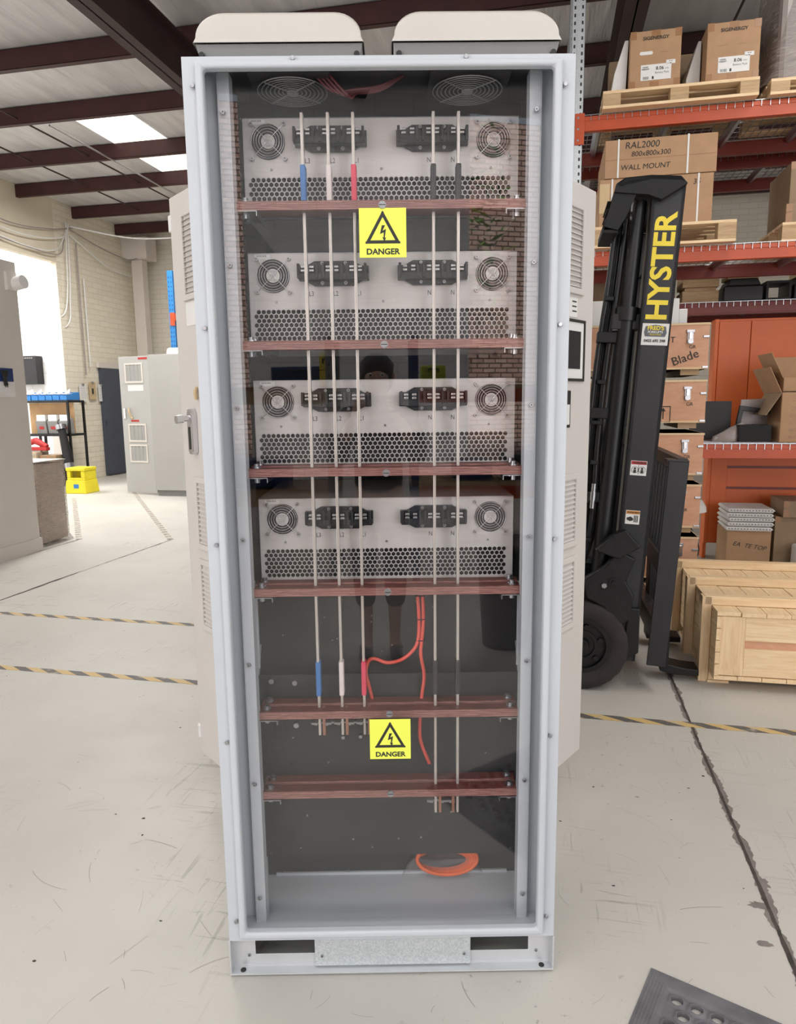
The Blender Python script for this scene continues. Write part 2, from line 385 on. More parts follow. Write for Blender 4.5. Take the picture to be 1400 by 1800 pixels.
# purlins (C sections) and rafters (I sections)
def csec(m,b,x0,x1):
    for y0,y1,z0,z1 in ((b,b+.005,4.74,4.93),(b,b+.07,4.74,4.746),(b,b+.07,4.924,4.93),(b+.065,b+.07,4.74,4.765)): m.box(x0,x1,y0,y1,z0,z1)
pb=[1.7,2.97,4.23,5.5,6.75,7.98,9.33,10.58,11.98,13.3]
for i,b in enumerate(pb):
    m=MB(); csec(m,b,-8.49,9); o=m.build('trim_%d'%(i+1),'purlin'); o.rotation_euler=(0,0,-A); struct(o)
for i,a in enumerate((-7.72,-3.40,.62,4.8)):
    m=MB(); zb=4.33
    for x0,x1,z0,z1 in ((a-.09,a+.09,zb,zb+.015),(a-.09,a+.09,4.73,4.74),(a-.006,a+.006,zb,4.74)): m.box(x0,x1,-4.2,14.2,z0,z1)
    if i: o=m.build('trim_%d'%(11+i),'rafter'); o.rotation_euler=(0,0,-A); struct(o)
# skylight sheets
m=MB(); m.box(-5.86,-5.08,8.05,10.57,4.93,4.938); o=m.build('window_1','sky'); o.rotation_euler=(0,0,-A); struct(o)
m=MB(); m.tube([(-5.90,8.05,4.72),(-5.90,11.2,4.72)],.012); o=m.build('trim_20','steel'); o.rotation_euler=(0,0,-A); struct(o)
# ceiling support wires between purlins
for i,(a,b0,b1) in enumerate(((-6.3,5.0,12),(-7.2,6.8,12),(1.6,5,12))):
    m=MB(); m.tube([(a,b0,4.80),(a+.05,b1,4.80)],.012,6); o=m.build('trim_%d'%(21+i),'rafter'); o.rotation_euler=(0,0,-A); struct(o)
# column in the far corner
m=MB(); m.box(-8.36,-8.12,13.6,13.8,0,4.3); m.box(-8.5,-7.95,13.5,13.9,4.3,4.72); o=m.build('trim_30','partition',bevel=.01); o.rotation_euler=(0,0,-A); struct(o)
m=MB(); m.box(-8.48,-8.42,12.35,13.2,2.1,2.2); o=m.build('trim_31','partition'); o.rotation_euler=(0,0,-A); struct(o)
m=MB(); m.box(-8.49,-8.43,12.42,13.2,0.02,2.1); m.box(-8.43,-8.41,12.46,12.50,1.0,1.1); o=m.build('door_1','darkdoor'); o.rotation_euler=(0,0,-A); struct(o)
# conduits and cables on the left wall
cg=wthing('cable_bundle','bundle of loose white and grey cables drooping along the brick wall below the purlin ends','cables',0,0)
paths=[[(-8.42,9.0,4.45),(-8.40,10.2,4.28),(-8.40,11.2,4.38),(-8.42,11.9,4.55)],
 [(-8.42,9.2,4.2),(-8.38,10.3,4.0),(-8.40,11.3,4.05),(-8.42,11.7,4.45)],[(-8.4,9.0,4.3),(-8.38,10.4,4.15),(-8.38,11.5,4.3),(-8.4,11.75,4.6)],
 [(-8.42,9.4,4.05),(-8.4,10.6,3.98),(-8.4,11.4,4.0),(-8.42,11.62,4.3)],
 [(-8.42,11.7,4.6),(-8.42,11.65,4.0),(-8.42,11.6,3.4),(-8.45,11.5,3.0),(-8.7,11.42,2.9)],
 [(-8.43,11.75,4.6),(-8.42,11.72,4.0),(-8.42,11.66,3.3),(-8.45,11.55,2.8),(-9,11.44,2.75)],
 [(-8.42,11.8,4.5),(-8.4,12.6,4.36),(-8.4,13.5,4.3),(-8.1,13.4,4.28)],
 [(-8.42,11.8,4.4),(-8.4,12.8,4.05),(-8.4,13.6,3.98)],
 [(-8.4,11.8,4.55),(-7.4,12.2,4.38),(-6.2,12.4,4.40),(-5.2,12.6,4.5)],
 [(-8.43,11.95,4.3),(-8.43,11.95,1.95)],[(-8.43,12.1,3.7),(-8.43,12.1,2.1)]]
for i,p in enumerate(paths): MB().tube(bez(p,20),.011 if i<8 else .014,6).build('cable','paper' if i%3 else 'greyplate',cg)
m=MB(); m.tube(bez([(-8.55,11.40,4.1),(-8.7,11.38,3.2),(-8.8,11.36,2.5),(-8.75,11.38,1.9)],20),.008,6)
# office partition
off=ws('wall_office','partition',-7.6,-4.8,2.6,5.90,0,2.70)
ws('baseboard_office','partition',-7.62,-4.785,2.58,5.915,0,.13)
MT['shelfw']=MT['partition']
bxx=wthing('blue_storage_tub','blue plastic tub sitting on top of the off-white partition','tub',-5.0,5.55,2.70)
MB().box(-.3,.1,-.25,.2,.0,.22,taper=-.01).build('body','navy',bxx,bevel=.01)
MB().box(-.32,.12,-.27,.22,.22,.24).build('rim','bluebin',bxx,bevel=.004)
lt=wthing('wall_lamp','small white floodlight on the corner of the off-white partition','lamp',-4.8,5.85,2.5)
MB().cyl((0,0,0),(.12,0,.02),.06,16).build('lamp_head','white',lt); MB().box(-.0,.03,-.1,.02,-.06,.1).build('bracket','partition',lt)
# papers on partition
pp=wthing('wall_calendar','landscape photo calendar taped to the off-white partition','calendar',-4.797,5.65,1.62)
MB().box(0,.004,-.12,.09,.0,.12).build('picture','navy',pp); MB().box(0,.003,-.13,.10,-.14,.0).build('page','paper',pp)
m=MB()
for i in range(7): m.tube(bez([(.008,-.06+.015*i,.1),(.02,-.05+.006*i,.02),(.012,-.04+.008*i,-.03-.01*(i%3))],8),.004,5)
m.build('cord','ink',pp)

# floor tape, joint, stains
def tape(a0,b0,a1,b1,label,wd=.05,m_='hazard'):
    d=Vector((a1-a0,b1-b0,0)); L=d.length; t=wthing('floor_tape',label,'tape',a0,b0,0,math.atan2(d.y,d.x),'hazard floor tape lines')
    m=MB(); n=int(L/.12)+1
    for i in range(n):
        j0=random.uniform(-.002,.002); 
        m.box(i*L/n,(i+1)*L/n,-wd/2+j0,wd/2+j0,.0006,.0014)
    m.build('strip',m_,t)
tape(-6,4.03,.2,3.99,'black and yellow floor tape, farther of the two long strips left of the cabinet')
tape(-6,3.16,-.45,3.13,'black and yellow floor tape, nearer of the two long strips left of the cabinet')
tape(-.35,3.10,3.5,3.06,'black and yellow floor tape running in front of the forklift and crate')
tape(-3.81,6.60,-6.46,10.15,'worn dashed floor tape slanting towards the grey cabinet with the open door',.06,'fadedtape')
tape(-4.78,6.45,-7.0,9.4,'worn dashed floor tape slanting towards the yellow step stool',.06,'fadedtape')
def joint(pts,wd,name,m='crack'):
    k=MB(); n=len(pts); L=[];R=[]; wl=wr=.5
    for i,p in enumerate(pts):
        q=Vector(p); d=(Vector(pts[min(i+1,n-1)])-Vector(pts[max(i-1,0)])).normalized(); s=Vector((-d.y,d.x,0))
        wl=min(1.1,max(.15,wl+random.uniform(-.3,.3))); wr=min(1.1,max(.15,wr+random.uniform(-.3,.3))); L.append(q+s*wd*wl); R.append(q-s*wd*wr)
    vs=[(v.x,v.y,.0008) for v in L]+[(v.x,v.y,.0008) for v in R]
    k.add(vs,[(i,i+1,n+i+1,n+i) for i in range(n-1)]); o=k.build(name,m,fl); return o
def seg(a0,b0,a1,b1,n): return [(a0+(a1-a0)*i/n,b0+(b1-b0)*i/n,0) for i in range(n+1)]
joint(seg(.667,3.80,.645,1.2,320),.019,'floor_joint','stain'); 
k=MB(); pts=seg(.667,3.80,.645,1.2,90); n=len(pts)
vs=[(p[0]-.005-random.uniform(0,.003),p[1],.0012) for p in pts]+[(p[0]+.003+random.uniform(0,.003),p[1],.0012) for p in pts]
k.add(vs,[(i,i+1,n+i+1,n+i) for i in range(n-1)]); k.build('joint_groove','crack',fl)
joint(seg(-3.88,4.1,-3.80,6.62,60),.016,'floor_joint'); joint(seg(-4.80,5.2,-4.79,6.5,30),.012,'floor_joint')
def blob(cx,cy,r,sx,sy,n=26,name='floor_patch',m='stain'):
    k=MB(); vs=[]
    for i in range(n):
        a=2*PI*i/n; rr=r*(.55+.45*random.random()); vs.append((cx+math.cos(a)*rr*sx,cy+math.sin(a)*rr*sy,.0007))
    k.add(vs,[tuple(range(n))]); k.build(name,m,fl)
for cx,cy,r,sx,sy in ((.69,1.62,.055,1,1),(.665,1.50,.045,.6,2.2),(.63,1.95,.03,1.3,.6),(.66,2.05,.025,1,1.6),(.675,1.36,.04,.5,2.5),(.60,1.80,.025,1,.5)): blob(cx,cy,r,sx,sy)
blob(-2.62,2.55,.06,1.6,.5,m='crack')
for i in range(170):
    blob(random.uniform(-3.2,2.2),random.uniform(1.35,4.4),random.uniform(.0015,.006),random.uniform(.6,1.8),random.uniform(.5,1.3),8,'floor_chip','crack')
k=MB()
for i in range(150):
    x=random.gauss(-.7,.55) if i%2 else random.gauss(1.0,.5); y=random.gauss(1.9,.45); L=random.uniform(.02,.12)*random.choice((1,1,1,2)); t=random.uniform(0,PI); cv=random.uniform(-.4,.4); w_=random.uniform(.00015,.00045)
    pr=None; n=7; Lf=[];Rf=[]
    for j in range(n):
        q=Vector((x,y,.0006)); tt=t+cv*j/n*2; s=Vector((-math.sin(tt),math.cos(tt),0)); Lf.append(q+s*w_); Rf.append(q-s*w_); x+=math.cos(tt)*L/n; y+=math.sin(tt)*L/n
    if abs((Lf[0]).x)<.45 and 1.4<Lf[0].y<2.3: pass
    k.add(Lf+Rf,[(j,j+1,n+j+1,n+j) for j in range(n-1)])
o=k.build('scuff_marks','scuff',fl); o.rotation_euler=(0,0,A); o['kind']='stuff'
# ------------------------------------------------------------------ the enclosure (cabinet axes = world axes)
YF=1.5534
cab=thing('electrical_enclosure','tall light grey steel electrical enclosure with roof hoods and open rear doors','cabinet',(0,YF,0))
m=MB()
for s in (-1,1): m.box(min(s*.400,s*.398),max(s*.400,s*.398),.002,.606,.10,2.10)
m.box(-.4,.4,.002,.606,2.098,2.10); m.box(-.4,.4,.002,.606,.10,.104)
m.build('shell','cab',cab)
MB().box(-.398,.398,.60,.606,.104,2.098).build('rear_shade_panel','darkin',cab)  # added backing; its charcoal colour stands in for the interior shade
MB().ring((-.4,.4,.10,2.10),(-.368,.368,.115,2.085),0,.003).build('front_flange','cab',cab,bevel=.001)
MB().ring((-.372,.372,.113,2.088),(-.355,.355,.131,2.073),-.014,.010).build('raised_lip','cab',cab,bevel=.006,seg=3)
def screw(name,par,x,y,z,r=.0045,m='steel',h=.003,d=(0,-1,0),slot=True):
    k=MB(); D_=Vector(d); p=Vector((x,y,z)); k.cyl(p,p+D_*h,r,12,r*.75)
    if slot:
        u=D_.orthogonal().normalized(); v=D_.cross(u); k.cm=1; c=p+D_*(h+.0002)
        for a,b in ((u,v),(v,u)): k.add([c+a*r*.55+b*r*.1,c-a*r*.55+b*r*.1,c-a*r*.55-b*r*.1,c+a*r*.55-b*r*.1],[(0,1,2,3)])
    return k.build(name,[m,'ink'],par)
for x,z in ((-.174,2.094),(.176,2.094),(-.378,2.044),(.378,2.041),(-.379,1.567),(.379,1.567),(-.379,1.096),(.378,1.1),(-.379,.625),(.378,.630),(-.379,.158),(.379,.158)):
    k=MB(); k.cyl((x,0,z),(x+(.001 if x<0 else -.001),-.006,z-.001),.003,8); k.cyl((x,-.006,z-.001),(x,-.009,z-.001),.0052,12,.004); k.build('flange_screw','steel',cab)
# base plinth
m=MB(); m.ring((-.40,.40,.012,.098),(-.342,.342,.042,.088),.025,.027); m.box(-.40,.40,-.0,.027,.004,.008); m.box(-.402,-.398,.0,.58,.004,.098); m.box(.398,.402,0,.58,.004,.098); m.box(-.4,.4,.575,.58,.004,.098); m.box(-.4,.4,.024,.027,.006,.014)
m.build('plinth','steel_light',cab,bevel=.001)
MB().box(-.193,.196,.018,.024,.012,.096).build('plinth_cover_plate','galv',cab)
for x in (-.175,.18,-.358,.362): screw('plinth_screw',cab,x,.018 if abs(x)<.3 else .025,.040)
for x in (-.372,.374): MB().cyl((x,.013,.008),(x,.013,.0095),.007,16).build('anchor_hole','ink',cab)
MB().box(-.34,.34,.2,.21,.012,.098).build('plinth_rear_web','darkin',cab)
# side rails carrying the clear cover
for s in (-1,1):
    k=MB(); k.box(min(s*.316,s*.341),max(s*.316,s*.341),.052,.054,.104,2.098); k.box(min(s*.341,s*.343),max(s*.341,s*.343),.052,.10,.104,2.098); k.box(min(s*.316,s*.318),max(s*.316,s*.318),.052,.085,.104,2.098)
    k.build('cover_rail','cab',cab,bevel=.001)
    for z in (2.012,1.703,1.396,1.095,.793,.488,.18): screw('rail_screw',cab,s*.330,.046,z,.0055,h=.004)
    k=MB(); k.box(min(s*.326,s*.345),max(s*.326,s*.345),.20,.205,.96,2.09); k.box(min(s*.343,s*.345),max(s*.343,s*.345),.11,.59,.96,2.09)
    k.build('gap_shade_rail','darkin',cab)  # coloured dark to give the shade in the gap beside the modules
    k=MB(); k.box(min(s*.326,s*.345),max(s*.326,s*.345),.16,.165,.74,.96); k.box(min(s*.343,s*.345),max(s*.343,s*.345),.1,.59,.104,.96)
    k.build('side_sheet','inner',cab)
    if s<0: MB().box(-.342,.342,.052,.595,2.092,2.097).build('roof_shade_sheet','darkin',cab)  # added dark sheet, painting the shade under the roof
    k=MB(); a,b=sorted((s*.342,s*.398)); k.box(a,b,.074,.076,.104,2.098); k.build('slot_lightening_plate','cab',cab)  # added plate, set well forward so the side slot renders lighter
    k=MB(); k.prism([(.115,.60),(.135,.60),(.235,.78),(.215,.78)],s*.335,s*.338,'x'); k.build('side_brace','inner',cab)
    k=MB(); k.prism([(.06,.115),(.10,.115),(.24,.30),(.20,.30)],s*.333,s*.337,'x'); k.build('lower_brace','inner',cab)
MB().box(-.335,.335,.165,.168,.212,.72).build('mounting_plate','plate',cab)
MB().box(-.345,.345,.232,.235,.110,1.0).build('lower_back_plate','plate',cab)
k=MB(); k.box(-.397,.397,.012,.235,.104,.110); k.box(-.32,.32,.226,.232,.110,.118); k.build('gland_floor','inner',cab)
for x,z in ((-.319,.225),(.318,.226),(-.24,.238),(-.05,.236),(-.1,.26),(.08,.262),(-.22,.33),(.02,.26),(.16,.335),(.25,.50),(.20,.44),(.03,.42),(.11,.47),(-.16,.48),(-.02,.44),(-.25,.55)):
    screw('plate_screw',cab,x,.165,z,.003,slot=False)
for x,z in ((-.24,.585),(-.12,.55),(-.075,.552),(-.24,.70),(-.30,.705)): screw('stud_bolt',cab,x,.165,z,.009 if x<-.2 else .006,h=.008,slot=False)
for x in (-.30,-.12,.05,.145,.30): screw('floor_screw',cab,x,.228,.121,.003,slot=False)
for i in range(14): screw('plate_screw',cab,random.uniform(-.28,.28),.23,random.uniform(.74,.93),.0022,slot=False)
# roof fans hanging inside
for sx in (-.19,.19):
    k=MB(); k.box(sx-.085,sx+.085,.02,.19,2.078,2.0915); k.build('roof_fan_housing','darkin',cab,bevel=.002)
    k=MB()
    for r in [.012+.009*i for i in range(8)]:
        k.tube([(sx+r*math.cos(t*PI/14),.105+r*math.sin(t*PI/14),2.073) for t in range(28)],.0013,5,closed=True)
    for t in range(4): a=t*PI/2+PI/4; k.tube([(sx,.105,2.072),(sx+.078*math.cos(a),.105+.078*math.sin(a),2.072)],.0015,5)
    k.cyl((sx,.105,2.07),(sx,.105,2.076),.012,14); k.build('roof_fan_grille','hoodgrey',cab)
k=MB(); 
for j in range(4): k.tube(bez([(-.14+.01*j,.05,2.09),(-.10+.012*j,.055,2.055-.004*j),(-.05,.06+.006*j,2.06),(.0,.06,2.066-.003*j),(.05,.07,2.09)],16),.003,6)
k.build('fan_wiring','roofwire',cab)
# roof hoods
def hood(x0,x1):
    zb=2.158; zt=2.212; R=.052; pts=[(x0,zb)]
    for i in range(9): a=PI-(PI/2)*i/8; pts.append((x0+.006+R*1.1+R*1.1*math.cos(a),zb+.008+(zt-zb-.008)*math.sin(a)))
    for i in range(9): a=PI/2-(PI/2)*i/8; pts.append((x1-.006-R*1.1+R*1.1*math.cos(a),zb+.008+(zt-zb-.008)*math.sin(a)))
    pts.append((x1,zb)); n=len(pts); k=MB()
    fr=[(x,.070-(z-zb)*.0,z) for x,z in pts]; mid=[(x,.070+.02,z+.012 if 0<i<n-1 else z) for i,(x,z) in enumerate(pts)]; bk=[(x,.45,z+.012 if 0<i<n-1 else z) for i,(x,z) in enumerate(pts)]
    k.add(fr+mid+bk,[tuple(range(n))]+[(j*n+i,j*n+i+1,(j+1)*n+i+1,(j+1)*n+i) for j in (0,1) for i in range(n-1)]+[tuple(range(2*n,3*n))])
    h=k.build('roof_hood','hood',cab,bevel=.003)
    k=MB(); k.add([(x0+.004,.078,zb),(x1-.004,.078,zb),(x1-.02,.10,2.10),(x0+.02,.10,2.10),(x0+.004,.44,zb),(x1-.004,.44,zb),(x1-.02,.42,2.10),(x0+.02,.42,2.10)],[(0,1,2,3),(4,5,6,7),(0,3,7,4),(1,2,6,5),(0,1,5,4)])
    k.box(x0+.03,x1-.03,.092,.096,zb-.012,zb-.008); k.box((x0+x1)/2-.001,(x0+x1)/2+.001,.088,.094,2.11,zb)
    k.build('hood_underside','hoodgrey',h)
    for x in (x0+.016,x1-.016): k=MB(); k.cyl((x,.078,zb-.02),(x,.088,zb-.02),.006,12); k.build('hood_bolt','black',h)
hood(-.393,-.032); hood(.026,.387)
# rear doors, swung open
def vent(par,s0,s1,z0,z1,y):
    k=MB(); k.ring((s0,s1,z0,z1),(s0+.02,s1-.02,z0+.02,z1-.02),y-.008,y); v=k.build('vent_grille','cab_warm',par,bevel=.002)
    k=MB(); n=int((z1-z0-.04)/.016)
    for i in range(n): z=z0+.02+i*.016; k.add([(s0+.02,y-.007,z+.002),(s1-.02,y-.007,z+.002),(s1-.02,y+.004,z+.0115),(s0+.02,y+.004,z+.0115)],[(0,1,2,3)])
    k.build('louvres','cab_warm',v); k=MB(); k.box(s0+.02,s1-.02,y+.006,y+.0115,z0+.02,z1-.02); k.build('vent_backing','hoodgrey',v); return v
def rear_door(h,e,L,side):
    hx,hy=h; ex,ey=e; ang=math.atan2(ey-hy,ex-hx)
    d=D.objects.new('rear_door',None); COL.objects.link(d); d.parent=cab; d.location=(hx,hy-YF,0); d.rotation_euler=(0,0,ang)
    # local x along the door, camera-facing side is +y for left door, -y for right door
    s=1 if side<0 else -1
    # door faces as mesh child of the cabinet: replaced below
    D.objects.remove(d)
    k=MB(); k.box(0,L,-.012,.012,.12,2.08); k.box(0,L,-s*.012-.012,-s*.012+.012,.14,2.06)
    d=k.build('rear_door','cab_warm',cab,bevel=.003); d.location=(hx,hy-YF,0); d.rotation_euler=(0,0,ang)
    return d
dl=rear_door((-.415,2.13),(-.715,2.50),.462,-1); dr=rear_door((.415,2.13),(.70,2.47),.43,1)
def on(d,s,fn):
    o=fn(); o.parent=d; return o
# left door local frame: +x from hinge to edge, viewer side is local +y ; build vents facing -y then flip
def vent2(d,s,s0,s1,z0,z1):
    v=vent(d,s0,s1,z0,z1,0); 
    v.rotation_euler=(0,0,PI) if s>0 else (0,0,0)
    v.location=(s0+s1,.0125,0) if s>0 else (0,-.0125,0)
for z0,z1 in ((1.74,2.02),(.91,1.16),(.62,.875)):
    vent2(dl,1,.09,.375,z0,z1); vent2(dr,-1,.06,.345,z0,z1)
DX=-.05
k=MB(); k.prism([(a+DX,b) for a,b in [(.382,1.245),(.382,1.375),(.392,1.39),(.410,1.39),(.418,1.375),(.418,1.25),(.408,1.238),(.392,1.238)]],.012,.034,'y')
hn=k.build('door_handle','chrome',dl,bevel=.003)
k=MB(); k.box(.391+DX,.409+DX,.0335,.0345,1.255,1.33); k.build('handle_recess','ink',hn)
k=MB(); k.cyl((.400+DX,.030,1.360),(.400+DX,.062,1.357),.010,14); k.cyl((.400+DX,.056,1.357),(.400+DX,.078,1.355),.014,14); k.build('handle_lever','chrome',hn,bevel=.001)
for z in (.20,2.0): k=MB(); k.box(.452,.474,-.004,.016,z-.028,z+.028); k.build('corner_catch','paper',dl,bevel=.006)
k=MB(); k.tube(bez([(.318,.014,1.46),(.314,.022,1.445),(.314,.02,1.42)],8),.006,6); k.build('hanging_key_tag','cardlight',dl)
k=MB(); k.box(.285,.37,.012,.0135,1.66,1.735); k.build('door_label','paper',dl)
# right door: display window, slot handle, printed label
k=MB(); k.ring((.10,.366,1.465,1.662),(.109,.357,1.474,1.653),-.018,-.012); dp=k.build('display_frame','ink',dr,bevel=.001)
k=MB(); k.box(.109,.357,-.0145,-.012,1.474,1.653); k.build('display_surround','paper',dp)
k=MB(); k.box(.13,.335,-.016,-.0145,1.505,1.625); k.build('display_screen','darkin',dp)
k=MB(); k.box(.262,.272,-.017,-.012,1.315,1.435); k.box(.2,.262,-.0165,-.012,1.315,1.435); k.build('slot_handle','ink',dr,bevel=.004); 
k=MB(); k.box(.215,.262,-.0185,-.0165,1.325,1.39); k.build('slot_insert','paper',dr)
k=MB(); k.box(.17,.308,-.0135,-.012,1.668,1.728); lb=k.build('door_label','paper',dr)
for i,(s,z) in enumerate(((.30,1.715),(.30,1.70),(.302,1.685))): k=MB(); k.box(s-.03,s,-.0142,-.0135,z,z+.004); k.build('label_print','ink',lb)
# clear cover with signs and thumb screws
acr=MB().box(-.340,.340,.0445,.0485,.122,2.09).build('clear_cover','acrylic',cab)
def sign(x0,x1,z0,z1):
    y=.0435; s=MB().box(x0,x1,y,y+.0007,z0,z1).build('danger_sign','sign',acr)
    cx=(x0+x1)/2; w_=x1-x0; h_=z1-z0
    def tri(sc,cz): 
        R=.385*w_*sc; return [(cx,cz+R*1.12),(cx-R*.98,cz-R*.62),(cx+R*.98,cz-R*.62)]
    cz=z0+h_*.52; O=tri(1.0,cz); I=tri(.70,cz-.0004); k=MB(); vs=[(x,y-.0002,z) for x,z in O+I]
    k.add(vs,[(i,(i+1)%3,3+(i+1)%3,3+i) for i in range(3)])
    for x,z in O: k.annulus((x+(cx-x)*.085,z+(cz-z)*.10),.0,.0028,y-.0003,y-.0002,12)
    k.build('warning_triangle','ink',s)
    q=w_*.041
    bolt=[(-.5,3.9),(1.4,3.9),(-.1,.9),(1.9,1.9),(1.1,-3.0),(1.9,-2.7),(.9,-5.3),(-.3,-2.5),(.4,-2.8),(.6,.0),(-1.6,-.9)]
    k=MB(); k.add([(cx+a*q*.9,y-.0003,cz-.003+(b+.5)*q*.9) for a,b in bolt],[tuple(range(len(bolt)))]); k.build('lightning_bolt','ink',s)
    text('danger_lettering','DANGER',h_*.165,'ink',s,(cx,y-.0003,z0+h_*.115),bold=.0006,sx=1.06,ext=0)
sign(-.0485,.053,1.716,1.818); sign(-.0465,.052,.551,.653)
for z in (1.824,1.532,1.247,.968,.667,.46):
    k=MB(); k.cyl((.002,.0445,z),(.002,.0405,z),.0085,20,.0078); k.cm=1; k.box(-.005,.009,.0402,.0405,z-.0008,z+.0008); k.build('cover_screw',['steel','ink'],acr)
# ------------------------------------------------------------------ power modules
def hexgrille(k,x0,x1,zt,zb,pitch,row,t):
    R=pitch/math.sqrt(3); r=R*.83; ncol=int((x1-x0-pitch/2)/pitch); nrow=int((zt-zb-R*.5)/row)
    sc=row/(1.5*R)
    for j in range(nrow):
        cz=zt-R*sc-j*row
        for i in range(ncol):
            cx=x0+pitch/2+i*pitch+(pitch/2 if j%2==0 else 0)
            o=[(cx+R*math.sin(PI/3*q),cz+R*sc*math.cos(PI/3*q)) for q in range(6)]
            n_=[(cx+r*math.sin(PI/3*q),cz+r*sc*math.cos(PI/3*q)) for q in range(6)]
            vs=[(a,0,b) for a,b in o]+[(a,0,b) for a,b in n_]+[(a,t,b) for a,b in n_]
            k.add(vs,[(q,(q+1)%6,6+(q+1)%6,6+q) for q in range(6)]+[(6+q,6+(q+1)%6,12+(q+1)%6,12+q) for q in range(6)])
    # fill the zigzag borders
    for i in range(ncol):
        cx=x0+pitch/2+i*pitch+pitch/2; z=zt-R*sc; k.add([(cx-pitch/2,0,z+R*sc/2),(cx,0,zt),(cx-pitch/2,0,zt)],[(0,1,2)]); k.add([(cx+pitch/2,0,z+R*sc/2),(cx,0,zt),(cx+pitch/2,0,zt)],[(0,1,2)])
    zl=zt-R*sc-(nrow-1)*row-R*sc
    j=nrow-1
    for i in range(ncol):
        cx=x0+pitch/2+i*pitch+(pitch/2 if j%2==0 else 0)
        for sg in (-1,1): k.add([(cx+sg*pitch/2,0,zl+R*sc/2),(cx,0,zl),(cx+sg*pitch/2,0,zl)],[(0,1,2)])
    X1=x0+ncol*pitch+pitch/2
    for j in range(nrow):
        cz=zt-R*sc-j*row; off=pitch/2 if j%2==0 else 0
        for side in (0,1):
            xe=(x0+off) if side==0 else (x0+off+ncol*pitch); xb=x0-.001 if side==0 else X1+.001
            k.add([(xe,0,cz+R*sc/2),(xe,0,cz-R*sc/2),(xb,0,cz-R*sc/2),(xb,0,cz+R*sc/2)],[(0,1,2,3)])
            d=-1 if side==0 else 1
            out_=(off==0)==(side==0)
            for sg in (-1,1):
                zz=cz+sg*R*sc/2; z2=cz+sg*R*sc
                if out_: k.add([(xe,0,zz),(xe-d*pitch/2,0,z2),(xb,0,z2),(xb,0,zz)],[(0,1,2,3)])
                elif (j==0 and sg>0) or (j==nrow-1 and sg<0): k.add([(xe,0,zz),(xe,0,z2),(xb,0,z2),(xb,0,zz)],[(0,1,2,3)])
    return x0-.001,X1+.001,zt,zl
def fan(par,cx,cz):
    f=MB().annulus((cx,cz),.0,.0375,-.0025,.0,44).build('fan_housing','black',par)
    k=MB()
    for r in (.020,.026,.032,.0365): k.tube([(cx+r*math.cos(t*PI/20),-.0085,cz+r*math.sin(t*PI/20)) for t in range(40)],.0006,5,closed=True)
    for a in (1,3,5,7):
        c_,s_=math.cos(a*PI/4),math.sin(a*PI/4); k.tube([(cx+c_*.004,-.0095,cz+s_*.004),(cx+c_*.050,-.0075,cz+s_*.050)],.0009,5)
    for s in (-1,1): k.tube([(cx+.007*math.cos(t*PI/8),-.0098,cz+s*.006+.005*math.sin(t*PI/8)) for t in range(16)],.0008,5,closed=True)
    k.build('fan_guard','chrome',f)
    k=MB(); k.cyl((cx,-.002,cz),(cx,-.0055,cz),.0155,26); k.build('fan_hub','module',f)
    for sx in (-1,1):
        for sz in (-1,1): k=MB(); k.cyl((cx+sx*.037,0,cz+sz*.037),(cx+sx*.037,-.009,cz+sz*.037),.0048,12,.004); k.cm=1; k.cyl((cx+sx*.037,-.009,cz+sz*.037),(cx+sx*.037,-.0093,cz+sz*.037),.0018,4); k.build('fan_screw',['steel','ink'],f)
def connector(par,x0,slots,cz,lo):
    # black three-pole connector carrier: body with slots, trapezoid flange
    w_=.162; cx=x0+w_/2; k=MB()
    k.box(x0,x0+w_,-.012,0,cz-.017,cz+.016)
    k.box(x0+.002,x0+w_-.002,-.030,-.012,cz-.017,cz-.002)
    edges=[x0]
    for s in slots:
        k.box(s-.024,s-.018,-.034,-.012,cz-.014,cz+.018); k.box(s+.018,s+.024,-.034,-.012,cz-.014,cz+.018)
    k.box(slots[0]+.024,slots[1]-.024,-.022,-.012,cz-.012,cz+.012); k.box(slots[1]+.024,slots[2]-.024,-.022,-.012,cz-.012,cz+.012)
    b=k.build('connector_carrier','black',par,bevel=.0012)
    k=MB(); k.prism([(cx-.076,cz-.012),(cx-.045,cz-.028),(cx+.045,cz-.028),(cx+.076,cz-.012),(cx+.076,cz+.010),(cx+.045,cz+.027),(cx-.045,cz+.027),(cx-.076,cz+.010)],-.010,-.001)
    k.build('carrier_flange','black',b,bevel=.001)
    for s in slots:
        k=MB()
        for dx in (-.0095,.0095):
            for dz in (.002,.010): k.box(s+dx-.0048,s+dx+.0048,-.036,-.030,cz+dz-.0025,cz+dz+.0022)
        k.build('spring_contact','chrome',b,bevel=.0006)
    for dx in (-.027,.027):
        for dz in (-.022,.0215): k=MB(); k.cyl((cx+dx,-.010,cz+dz),(cx+dx,-.0135,cz+dz),.0045,12,.0035); k.cm=1; k.cyl((cx+dx,-.0135,cz+dz),(cx+dx,-.0137,cz+dz),.0018,4); k.build('carrier_screw',['steel','ink'],b)
